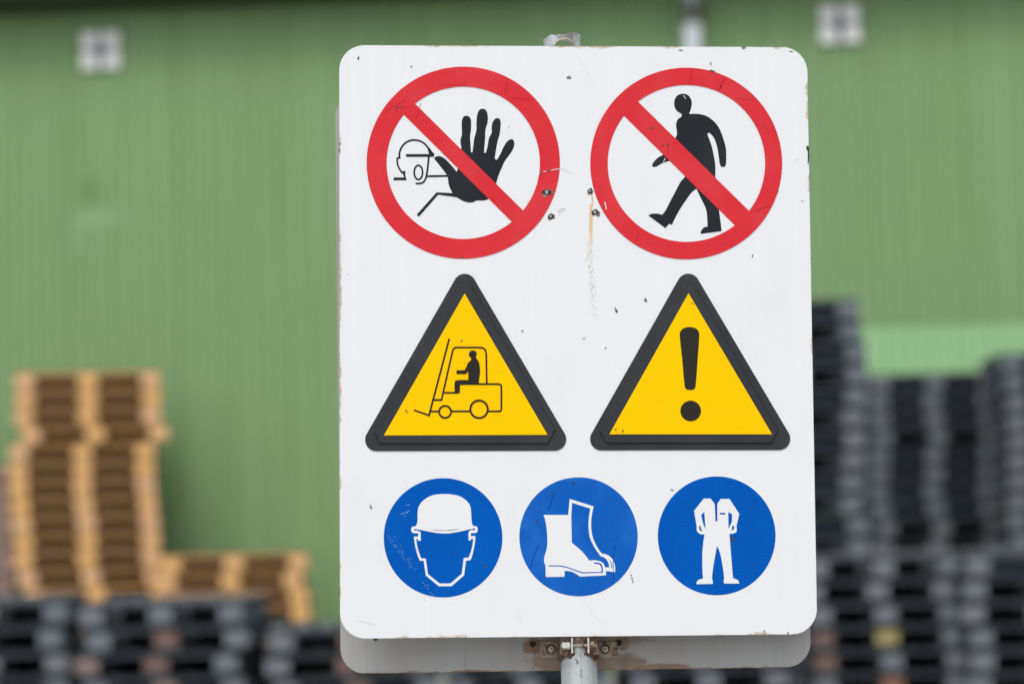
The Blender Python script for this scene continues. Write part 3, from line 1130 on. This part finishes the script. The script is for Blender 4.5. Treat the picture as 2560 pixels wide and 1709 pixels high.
# spacers that carry both panels higher up (behind the front panel)
for zz in (P_ctr.z + 0.36, P_ctr.z - 0.36):
    bm = bmesh.new()
    add_box(bm, Vector((0, -POST_R - 0.0016, zz)), (0.08, 0.003, 0.03))
    add_box(bm, Vector((0, POST_R + 0.001, zz)), (0.20, 0.004, 0.03))
    link('mounting_rail', bm_mesh(bm, 'mounting_rail', M['galv']), sign)
# spare rusted holes in the rear panel
for (hx, hy, hr) in ((1332, 1609, 0.0055), (1547, 1605, 0.0055), (939, 1595, 0.004)):
    q = on_back(hx, hy)
    loops = [[(q[0] + hr * math.cos(a) * (1 + .15 * math.sin(3 * a)), q[1] + hr * math.sin(a)) for a in [2 * math.pi * i / 18 for i in range(18)]]]
    link('rust_hole', fill_mesh('rust_hole', loops, 0.0004, M['hole']), sign, None, s_inv @ BM_)

# --- printed symbols
def ring_part(name, zf, co, ro, ri, ci, bar):
    outer = [zf(*p) for p in circle(co[0], co[1], ro[0], ro[1], 128)]
    inner = [zf(*p) for p in circle(ci[0], ci[1], ri[0], ri[1], 128)]
    a = fill_mesh('ring', [outer, inner], Y2 + 0.0002, M['red'])
    b = fill_mesh('bar', [raw(zf, bar)], Y2, M['red'])
    me = join_meshes(name, [a, b], M['red'])
    return link(name, me, sign, None, PL)


z1 = Z(900, 140, 1568 / 520)
ring1 = ring_part('prohibition_symbol', z1, (778, 805), (728, 723), (578, 574), (778, 806),
                  [(382, 328), (1260, 1195), (1175, 1280), (300, 414)])
ring1['label'] = 'red barred ring over a raised hand and a helmeted head'
hand = [(558, 772, 1), (575, 758), (605, 756), (640, 775), (680, 815), (710, 850), (728, 873, 1), (738, 850, 1), (752, 780), (764, 700), (757, 640), (768, 590),
        (767, 530), (768, 490), (780, 460), (803, 451), (828, 463), (837, 495), (836, 560), (830, 610), (834, 680), (836, 727, 1), (848, 727, 1), (855, 670),
        (862, 620), (877, 560), (878, 500), (886, 435), (902, 406), (923, 398), (948, 408), (962, 445), (962, 500), (946, 555), (944, 610), (938, 680),
        (935, 728, 1), (948, 731, 1), (962, 680), (972, 620), (992, 580), (992, 540), (1000, 500), (1018, 475), (1037, 469), (1057, 484), (1060, 525),
        (1052, 590), (1038, 640), (1025, 710), (1015, 776, 1), (1032, 783, 1), (1058, 740), (1080, 690), (1105, 650), (1125, 633), (1147, 628), (1162, 648),
        (1160, 685), (1140, 725), (1115, 760), (1090, 795), (1070, 840), (1048, 890), (1035, 930), (1020, 985), (1000, 1050), (970, 1078), (930, 1090),
        (880, 1090), (850, 1103), (815, 1104), (775, 1092), (728, 1065, 1), (590, 1046, 1), (443, 1212, 1), (428, 1196, 1), (577, 1028, 1), (697, 1034, 1),
        (680, 1000), (667, 960), (662, 912, 1), (505, 915, 1), (505, 899, 1), (655, 897, 1), (635, 870), (600, 825)]
link('hand_symbol', fill_mesh('hand_symbol', [loop(z1, hand)], Y1, M['black']), ring1)


def strokes(zf, specs, y, mat, name):
    ms = []
    for i, (pts, w, sm) in enumerate(specs):
        pl = smooth_path(pts, False) if sm else [(p[0], p[1]) for p in pts]
        ms.append(fill_mesh('s', [[zf(*q) for q in stroke_loop(pl, w)]], y + i * 0.00003, mat))
    return ms


head = strokes(z1, [([(297, 768), (299, 725), (318, 682), (355, 648), (405, 634), (455, 643), (495, 670), (521, 706)], 14, True),
                    ([(305, 770), (284, 771), (280, 788), (286, 825), (300, 855), (320, 884)], 13, True),
                    ([(519, 755), (512, 830), (502, 895), (490, 935), (465, 958), (420, 962)], 14, True)], Y1, M['black'], 'head')
head.append(fill_mesh('s', [raw(z1, [(347, 740), (520, 740), (511, 706), (524, 692), (545, 724), (562, 740), (556, 761), (347, 761)])], Y1 + 0.00012, M['black']))
head.append(fill_mesh('s', [raw(z1, [(253, 916), (331, 916), (324, 888), (314, 884), (318, 870), (342, 866), (342, 905), (352, 937), (253, 937)])], Y1 + 0.00015, M['black']))
head.append(fill_mesh('s', [[z1(*p) for p in circle(440, 878, 38, 60, 48)], [z1(*p) for p in circle(440, 878, 25, 46, 48)]], Y1 + 0.00018, M['black']))
link('head_symbol', join_meshes('head_symbol', head, M['black']), ring1)

z2 = Z(1460, 140, 1568 / 520)
ring2 = ring_part('prohibition_symbol', z2, (770, 811), (723, 721), (593.5, 590.5), (771.5, 810.5),
                  [(373, 312), (1287, 1210), (1180, 1319), (259, 410)])
ring2['label'] = 'red barred ring over a walking figure'
walker = [(795, 435), (803, 410), (812, 365), (808, 330), (785, 297), (745, 286), (705, 298), (682, 335), (682, 380), (700, 415), (733, 437), (737, 448), (733, 460),
          (710, 475), (697, 500), (694, 530), (700, 570), (698, 600), (688, 618), (655, 690), (600, 742), (560, 765), (525, 800), (513, 830), (525, 837), (550, 832),
          (590, 808), (650, 792), (720, 800), (758, 850), (762, 907), (730, 945), (690, 1020), (640, 1115), (608, 1175), (588, 1197, 1), (550, 1188), (510, 1190),
          (484, 1202, 1), (612, 1297, 1), (643, 1265, 1), (662, 1273, 1), (680, 1235), (720, 1160), (770, 1085), (810, 1030), (848, 1000, 1), (880, 1070), (910, 1130),
          (925, 1180), (932, 1285, 1), (905, 1292), (885, 1315), (878, 1341, 1), (1037, 1320, 1), (1028, 1240), (1015, 1150), (996, 1020), (990, 910), (990, 830),
          (980, 760), (965, 690), (945, 630), (931, 590), (940, 580), (960, 592), (985, 630), (1002, 680), (1013, 740), (1027, 825), (1045, 837), (1065, 830),
          (1071, 800), (1070, 700), (1055, 640), (1035, 580), (1010, 530), (970, 485), (920, 452), (870, 439), (820, 436)]
link('walking_figure', fill_mesh('walking_figure', [loop(z2, walker)], Y1, M['black']), ring2)


def hull3(circs, n=20):
    pts = []
    for (cx, cy, r) in circs:
        pts += [(cx + r * math.cos(2 * math.pi * i / (n * 3)), cy + r * math.sin(2 * math.pi * i / (n * 3))) for i in range(n * 3)]
    pts = sorted(set(pts))

    def half(ps):
        h = []
        for p in ps:
            while len(h) >= 2 and (h[-1][0] - h[-2][0]) * (p[1] - h[-2][1]) - (h[-1][1] - h[-2][1]) * (p[0] - h[-2][0]) <= 0:
                h.pop()
            h.append(p)
        return h
    a, b = half(pts), half(pts[::-1])
    return a[:-1] + b[:-1]


def inset(pts, d):
    cx = sum(p[0] for p in pts) / len(pts)
    cy = sum(p[1] for p in pts) / len(pts)
    n = len(pts)
    out = []
    for i in range(n):
        a, b, c = pts[i - 1], pts[i], pts[(i + 1) % n]

        def nm(u, v):
            dx, dy = v[0] - u[0], v[1] - u[1]
            l = math.hypot(dx, dy)
            nx, ny = -dy / l, dx / l
            mx, my = (u[0] + v[0]) / 2, (u[1] + v[1]) / 2
            if nx * (cx - mx) + ny * (cy - my) < 0:
                nx, ny = -nx, -ny
            return nx, ny
        n1, n2 = nm(a, b), nm(b, c)
        k = d / (1 + n1[0] * n2[0] + n1[1] * n2[1])
        out.append((b[0] + (n1[0] + n2[0]) * k, b[1] + (n1[1] + n2[1]) * k))
    return out


PLAT = 0.0043


def warning_plate(zf, circs, ridge, yel, label):
    """Black triangular plate, pressed so that its middle stands proud, with a yellow field."""
    base = fill_mesh('base', [[zf(*p) for p in hull3(circs)]], 0.0012, M['plate_black'], 0.0010)
    bm = bmesh.new()
    lo = [zf(*p) for p in ridge]
    hi = [zf(*p) for p in inset(ridge, 11)]
    v0 = [bm.verts.new((x, -0.0011, z)) for x, z in lo]
    v1 = [bm.verts.new((x, -PLAT, z)) for x, z in hi]
    n = len(lo)
    for i in range(n):
        bm.faces.new((v0[i], v0[(i + 1) % n], v1[(i + 1) % n], v1[i]))
    bm.faces.new(v1)
    bmesh.ops.recalc_face_normals(bm, faces=bm.faces)
    top = bm_mesh(bm, 'plateau')
    o = link('warning_plate', join_meshes('warning_plate', [base, top], M['plate_black']), sign, None, PL)
    o['label'] = label
    link('yellow_field', fill_mesh('yellow_field', [raw(zf, yel)], PLAT + 0.0004, M['yellow']), o)
    return o


z3 = Z(900, 660, 1764 / 540)
tri1 = warning_plate(z3, [(855, 172, 92), (135, 1432, 93), (1590, 1428, 93)],
                     [(812, 172), (908, 172), (1600, 1352), (1538, 1470), (160, 1470), (114, 1374)],
                     [(854, 242), (1530, 1393), (195, 1398)], 'black triangle with a forklift truck on yellow')
YS = PLAT + 0.0008
fk = strokes(z3, [([(728, 611), (561, 1243)], 15, False), ([(566, 1236), (440, 1192)], 13, False), ([(598, 1110), (668, 1110)], 15, False),
                  ([(663, 1116), (750, 735), (757, 705), (770, 686), (785, 682), (985, 682), (1010, 690), (1025, 708), (1030, 735), (1034, 975)], 14, False),
                  ([(680, 1051), (800, 1051)], 14, False),
                  ([(815, 980), (1135, 980), (1148, 986), (1153, 1000), (1153, 1185), (1150, 1196), (1140, 1202), (1046, 1202)], 14, False),
                  ([(898, 1202), (745, 1202)], 14, False), ([(645, 1203), (572, 1203)], 14, False)], YS, M['ink'], 'truck')
for (cx, cy, ro, ri) in ((694, 1206, 56, 41), (971, 1185, 79, 63)):
    fk.append(fill_mesh('w', [[z3(*p) for p in circle(cx, cy, ro, None, 64)], [z3(*p) for p in circle(cx, cy, ri, None, 64)]], YS + 0.0003, M['ink']))
link('forklift_symbol', join_meshes('forklift_symbol', fk, M['ink']), tri1)
driver = [(905, 765), (906, 782), (880, 810), (868, 838), (852, 868, 1), (787, 868, 1), (787, 898, 1), (863, 898, 1), (882, 876, 1), (884, 947, 1), (790, 949), (773, 962),
          (772, 1045, 1), (800, 1056, 1), (815, 1048, 1), (815, 987, 1), (967, 980, 1), (972, 930), (979, 880), (976, 835), (966, 795), (948, 768), (946, 752),
          (952, 735), (944, 715), (920, 706), (896, 717), (888, 740), (893, 757)]
link('driver_symbol', fill_mesh('driver_symbol', [loop(z3, driver)], YS + 0.0004, M['ink']), tri1)

z4 = Z(1460, 660, 1764 / 540)
tri2 = warning_plate(z4, [(851, 171, 92), (142, 1427, 92), (1591, 1424, 92)],
                     [(798, 184), (908, 184), (1590, 1358), (1532, 1466), (176, 1466), (122, 1366)],
                     [(851, 240), (1532, 1389), (205, 1389)], 'black triangle with an exclamation mark on yellow')
exc = [(779, 585), (784, 552), (808, 527), (858, 516), (910, 527), (934, 555), (938, 590), (925, 770), (908, 995), (897, 1020), (863, 1029), (831, 1020), (819, 995), (800, 790)]
ex_m = [fill_mesh('e', [loop(z4, exc)], YS, M['ink']), fill_mesh('d', [[z4(*p) for p in circle(868, 1199, 84, None, 64)]], YS, M['ink'])]
link('exclamation_mark', join_meshes('exclamation_mark', ex_m, M['ink']), tri2)


def disc(zf, c, r, mat, label):
    o = link('mandatory_disc', fill_mesh('mandatory_disc', [[zf(*p) for p in circle(c[0], c[1], r[0], r[1], 128)]], Y1, mat), sign, None, PL)
    o['label'] = label
    return o


z5 = Z(940, 1180, 4.9)
d1 = disc(z5, (821.5, 800), (726.5, 729), M['blue'], 'blue disc with a white helmeted face')
helm = [(497, 640), (508, 590), (510, 480), (520, 430), (550, 375), (605, 325), (680, 285), (760, 268), (840, 265), (930, 270), (1010, 287), (1090, 330), (1140, 385),
        (1160, 440), (1166, 510), (1172, 600), (1190, 655), (1215, 658), (1238, 668), (1247, 700), (1238, 730), (1215, 742), (1163, 742, 1), (1163, 780, 1), (1217, 780, 1),
        (1213, 850), (1195, 950), (1168, 1050), (1150, 1076, 1), (1102, 1080, 1), (1080, 1258, 1), (925, 1393, 1), (770, 1393, 1), (610, 1262, 1), (583, 1082, 1), (535, 1082, 1),
        (505, 1000), (480, 900), (463, 785, 1), (515, 785, 1), (517, 745, 1), (450, 740), (432, 715), (432, 685), (445, 665), (480, 660)]
face = [(548, 732, 1), (548, 835, 1), (517, 838, 1), (515, 815, 1), (492, 815, 1), (505, 900), (530, 990), (553, 1050, 1), (610, 1055, 1), (637, 1245, 1), (782, 1360, 1),
        (912, 1358, 1), (1050, 1240, 1), (1075, 1047, 1), (1135, 1043, 1), (1165, 960), (1185, 870), (1190, 812, 1), (1163, 812, 1), (1163, 832, 1), (1133, 832, 1), (1133, 728, 1),
        (1165, 706, 1), (1213, 707, 1), (1213, 684, 1), (1100, 707), (1000, 730), (850, 748), (700, 735), (600, 715), (468, 690, 1), (468, 712, 1), (510, 712, 1)]
slit = [(650, 700, 1), (750, 706), (850, 707), (950, 700), (1040, 686, 1), (950, 708), (850, 713), (750, 712)]
link('helmet_symbol', fill_mesh('helmet_symbol', [loop(z5, helm), loop(z5, face), loop(z5, slit)], Y2, M['white']), d1)

z6 = Z(1280, 1180, 4.9)
d2 = disc(z6, (815, 788), (725, 727), M['blue_faded'], 'paler blue disc with white safety boots')
boot = [(387, 520, 1), (688, 522, 1), (706, 325, 1), (1000, 415, 1), (980, 510), (970, 600), (972, 700), (985, 780), (1020, 870), (1060, 940), (1098, 992, 1), (1150, 1002),
        (1200, 1030), (1240, 1080), (1262, 1150), (1262, 1222, 1), (1152, 1207, 1), (1150, 1260, 1), (835, 1275, 1), (790, 1245), (740, 1220), (690, 1208), (645, 1207, 1),
        (643, 1277, 1), (413, 1280, 1), (410, 1135, 1), (395, 1100), (393, 1060), (400, 1020), (420, 960), (432, 880), (432, 790), (425, 700), (410, 600)]
bh1 = [(736, 373, 1), (960, 443, 1), (945, 520), (937, 610), (940, 700), (952, 790), (985, 870), (1030, 950), (1085, 1025, 1), (1120, 1038), (1160, 1070), (1183, 1115),
       (1192, 1163, 1), (1140, 1160, 1), (1128, 1128), (1100, 1098), (1050, 1080), (1000, 1075), (945, 1080, 1), (910, 1030), (860, 970), (800, 915), (733, 862, 1), (729, 700), (726, 520, 1)]
bh2 = [(1185, 1063, 1), (1210, 1090), (1228, 1140), (1228, 1178, 1), (1218, 1172, 1), (1214, 1130), (1203, 1095)]
bh3 = [(450, 1138, 1), (560, 1138), (650, 1150), (760, 1185), (860, 1222, 1), (1095, 1218, 1), (1095, 1175), (1085, 1145), (1060, 1125), (1000, 1117, 1), (1000, 1102, 1), (1060, 1105),
       (1095, 1125), (1112, 1170), (1112, 1230, 1), (855, 1237, 1), (760, 1200), (660, 1167), (560, 1152), (450, 1152, 1)]
link('boots_symbol', fill_mesh('boots_symbol', [loop(z6, boot), loop(z6, bh1), loop(z6, bh2), loop(z6, bh3)], Y2, M['white']), d2)

z7 = Z(1620, 1180, 4.9)
d3 = disc(z7, (841, 776), (721, 726), M['blue'], 'blue disc with white protective overalls')
over = [(683, 320, 1), (768, 320, 1), (817, 390, 1), (825, 598, 1), (849, 598, 1), (849, 385, 1), (890, 325, 1), (998, 325, 1), (1117, 508, 1), (1083, 660, 1), (1087, 710), (1070, 738),
        (1035, 750), (997, 752, 1), (1005, 850), (1020, 1050), (1040, 1295, 1), (1085, 1310), (1110, 1330), (1117, 1360, 1), (932, 1360, 1), (927, 1330), (932, 1285, 1), (915, 1150),
        (880, 980), (845, 897, 1), (820, 1030), (798, 1160), (783, 1298, 1), (793, 1335), (790, 1365, 1), (595, 1368, 1), (595, 1345), (620, 1315), (673, 1298, 1), (667, 1200),
        (666, 1000), (675, 880), (692, 758, 1), (650, 758), (615, 738), (595, 700), (597, 660, 1), (563, 472, 1)]
oh = [[(689, 480, 1), (704, 690, 1), (678, 640, 1), (650, 525, 1)], [(982, 485, 1), (1030, 512, 1), (1027, 605, 1), (986, 690, 1)],
      [(878, 495, 1), (945, 495, 1), (945, 516, 1), (878, 516, 1)], [(625, 655, 1), (645, 658, 1), (650, 690), (668, 712, 1), (650, 720), (630, 700)],
      [(1030, 655, 1), (1055, 655, 1), (1055, 690), (1035, 708, 1), (1015, 708, 1), (1030, 685)]]
link('overalls_symbol', fill_mesh('overalls_symbol', [loop(z7, over)] + [loop(z7, h) for h in oh], Y2, M['white']), d3)

# --- holes, chips and scratches
def blob(px, py, rx, ry, rnd, n=14, rough=0.3):
    ph = [rnd.uniform(0, 6.28) for _ in range(3)]
    out = []
    for i in range(n):
        a = 2 * math.pi * i / n
        k = 1 + rough * (0.6 * math.sin(2 * a + ph[0]) + 0.5 * math.sin(3 * a + ph[1]) + 0.4 * math.sin(5 * a + ph[2]))
        out.append(uv(px + rx * k * math.cos(a), py + ry * k * math.sin(a)))
    return out


rs = random.Random(21)
YH = 0.0009
for (px, py, rx, ry, rim) in ((1367, 481, 10, 7, 2), (1377, 541, 7, 5.5, 1), (1474.6, 478, 5.5, 5.5, 1), (1488, 531, 7.5, 7, 1), (1422, 194, 4.5, 4, 0)):
    h = link('screw_hole', fill_mesh('screw_hole', [blob(px, py, rx, ry, rs)], YH + (0.0004 if rim == 2 else 0), M['hole']), sign, None, PL)
    if rim:
        link('chipped_edge', fill_mesh('chipped_edge', [blob(px + 1.5, py + 1, rx * 1.3, ry * 1.3, rs, 18)], YH - 0.0003 + (0.0004 if rim == 2 else 0), M['chip']), h)
    link('bare_metal', fill_mesh('bare_metal', [blob(px - 0.5, py - 0.5, rx * 0.45, ry * 0.5, rs, 10)], YH + 0.0002 + (0.0004 if rim == 2 else 0), M['galv']), h)

marks = []
def mark(pts, w, mat, y):
    pl = [uv(*p) for p in pts]
    wm = w / 1475
    y = max(film_y(*p) for p in pts) + y
    marks.append((fill_mesh('m', [stroke_loop(pl, wm)], y, M[mat], 0.0001), mat))


def film_y(px, py):
    """Height of whatever film lies on the panel at this point of the print."""
    for (cx, cy) in ((1158, 407), (1715.4, 409)):
        if math.hypot(px - cx, py - cy) < 246:
            return 0.0012
    for (cx, cy) in ((1107.7, 1343), (1446, 1341), (1791.6, 1338)):
        if math.hypot(px - cx, py - cy) < 151:
            return 0.0009
    for cx in (1162, 1722):
        if 684 < py < 1128 and abs(px - cx) < 20 + (py - 684) * 0.53:
            return YS + 0.0006
    return 0.0005


mark([(1348, 434), (1365, 428), (1399, 422)], 1.5, 'white', 0)
mark([(1350, 434), (1358, 431)], 2.5, 'scuff', 0.0002); mark([(1366, 428), (1377, 425)], 2.0, 'scuff', 0.0002)
mark([(1399, 422), (1410, 423), (1428, 433)], 0.8, 'pgrey', 0)
mark([(1512, 505), (1516, 524)], 2.2, 'white', 0)
mark([(1658, 405), (1662, 399), (1661, 396)], 1.4, 'white', 0)
mark([(1708, 239), (1714, 247)], 1.3, 'white', 0)
for q in ((1614, 750, 3.5, 4.5), (1541, 777, 4, 3.5), (1538, 771, 1.2, 4), (1306, 827, 2, 2.2), (1460, 846, 2, 2), (1514, 870, 2, 2), (1780, 178, 7, 2.5), (1777, 160, 1.5, 4),
          (896, 146, 2.6, 4), (1028, 167, 2.2, 2), (1580, 1445, 1.2, 4), (1582, 1453, 1.2, 4), (1578, 1437, 1.5, 2), (928, 1268, 2.5, 2.5), (926, 1264, 1.2, 4), (1680, 1224, 4, 1.6),
          (1831, 1346, 5, 3.5), (1828, 1341, 2, 4), (1216, 1416, 3, 2.2), (1203, 1406, 2, 1.6), (1341, 1305, 2.2, 3), (1433, 1206, 2.6, 4), (1383, 1234, 1.8, 5), (1993, 400, 1.6, 1.2), (2006, 503, 2, 1.5),
          (1944, 478, 2, 2.5), (1811, 608, 2, 1.2), (1881, 640, 1.8, 3), (1154, 852, 3, 1.5), (1015, 1026, 1.8, 3), (1018, 1031, 2.5, 1.2), (1538, 1073, 4, 1.2), (1556, 1077, 2, 3), (1908, 317, 3, 1.5),
          (1153, 643, 3, 2), (992, 270, 2, 4), (1003, 267, 4, 1.4), (1656, 364, 2.5, 2.5), (1668, 362, 2.5, 2.5), (1627, 321, 3.5, 3.5), (1196, 429, 1.8, 1.5), (1272, 319, 1.5, 1.2)):
    marks.append((fill_mesh('m', [blob(*q, rs, 10, 0.45)], film_y(q[0], q[1]), M['scuff'], 0.0001), 'scuff'))
for (pts, w, m) in (([(1040, 297), (1046, 281), (1049, 268), (1052, 258)], 1.5, 'dred'), ([(960, 284), (978, 270), (1000, 258), (1016, 248)], 1.4, 'dred'),
                    ([(988, 278), (996, 266)], 2.2, 'dred'), ([(1005, 271), (1014, 266)], 1.8, 'dred'), ([(1105, 212), (1165, 211)], 1.6, 'dred'),
                    ([(1275, 244), (1330, 249)], 1.4, 'dred'), ([(1268, 205), (1266, 216), (1262, 236)], 2.2, 'dred'), ([(1722, 212), (1728, 190), (1730, 172)], 1.8, 'dred'),
                    ([(1800, 222), (1806, 206), (1812, 198)], 4.0, 'dred'), ([(1796, 226), (1803, 214)], 4.0, 'dred'), ([(1888, 528), (1906, 520), (1924, 515)], 1.6, 'dred'),
                    ([(1666, 355), (1671, 370), (1668, 386)], 2.2, 'dred'), ([(1590, 603), (1596, 585)], 2.0, 'dred'), ([(1840, 247), (1880, 250)], 1.4, 'dred'),
                    ([(1384, 1232), (1378, 1252), (1370, 1275)], 4.0, 'dblue'), ([(1347, 1360), (1338, 1380), (1330, 1402), (1325, 1420)], 3.0, 'dblue'),
                    ([(1434, 1202), (1433, 1212)], 6.0, 'dblue'), ([(1536, 1364), (1538, 1372)], 8.0, 'dblue'), ([(1533, 1376), (1533, 1455)], 2.5, 'dblue'),
                    ([(1342, 1300), (1341, 1306)], 3.5, 'dblue'), ([(1884, 1250), (1892, 1252)], 7.0, 'dblue'), ([(1833, 1338), (1842, 1340)], 5.0, 'dblue'),
                    ([(1000, 1285), (1016, 1280), (1023, 1276)], 1.4, 'lblue'), ([(1015, 1262), (1026, 1262)], 1.2, 'lblue'),
                    ([(1445, 140), (1462, 168), (1480, 196)], 2.6, 'pale'), ([(1466, 188), (1488, 216)], 1.8, 'pale'), ([(890, 1548), (940, 1560)], 1.5, 'pale'),
                    ([(1395, 530), (1402, 524), (1412, 521)], 2.2, 'pgrey'), ([(1397, 534), (1405, 528), (1412, 524)], 2.0, 'white'),
                    ([(1302, 1555), (1296, 1530), (1304, 1520)], 0.5, 'pgrey')):
    mark(pts, w * (0.6 if m in ('dred', 'dblue') else 1.0), m, 0)
# paint torn off along the edges
for q in ((2019.5, 372, 3.2, 9), (2021, 393, 2.4, 14), (850, 360, 2.5, 3), (849, 376, 1.5, 9), (1970, 1582, 2, 4), (1911, 1578, 1.5, 5), (1985, 1586, 4, 2.5), (1859, 120, 6, 2.4), (1702, 126, 5, 1.8), (1978, 129, 5, 1.4)):
    marks.append((fill_mesh('m', [blob(*q, rs, 12, 0.4)], 0.0005, M['hole'] if q[2] < 3.3 and q[0] > 2000 else M['chip']), 'hole' if q[0] > 2000 else 'chip'))
# abrasion scratches on the helmet disc
for i in range(70):
    t = rs.random()
    px = 962 + t * 68 + rs.gauss(0, 3) + (18 * rs.random() if rs.random() < .35 else 0)
    py = 1330 + t * 90 + rs.gauss(0, 2) - (14 * rs.random() if rs.random() < .3 else 0)
    marks.append((fill_mesh('m', [blob(px, py, rs.uniform(.4, .9), rs.uniform(.6, 1.6), rs, 7)], film_y(px, py), M['lblue'], 0.0001), 'lblue'))
for (x, y) in ((1058, 1456), (1063, 1463), (1069, 1470), (1076, 1481), (1070, 1462), (1081, 1486), (1018, 1281), (1012, 1288)):
    marks.append((fill_mesh('m', [blob(x, y, 0.8, 2.4, rs, 7)], film_y(x, y), M['lblue'], 0.0001), 'lblue'))
for mat, nm in (('scuff', 'dark_scuffs'), ('white', 'pale_scratches'), ('chip', 'chipped_paint'), ('hole', 'torn_edge'), ('dred', 'red_scratches'), ('dblue', 'blue_stains'), ('lblue', 'blue_creases'), ('pale', 'faint_scratches'), ('pgrey', 'grey_scratches')):
    ms = [a for a, b in marks if b == mat]
    if ms:
        o = link(nm, join_meshes(nm, ms, M[mat]), sign, None, PL)
        o['kind'] = 'stuff'
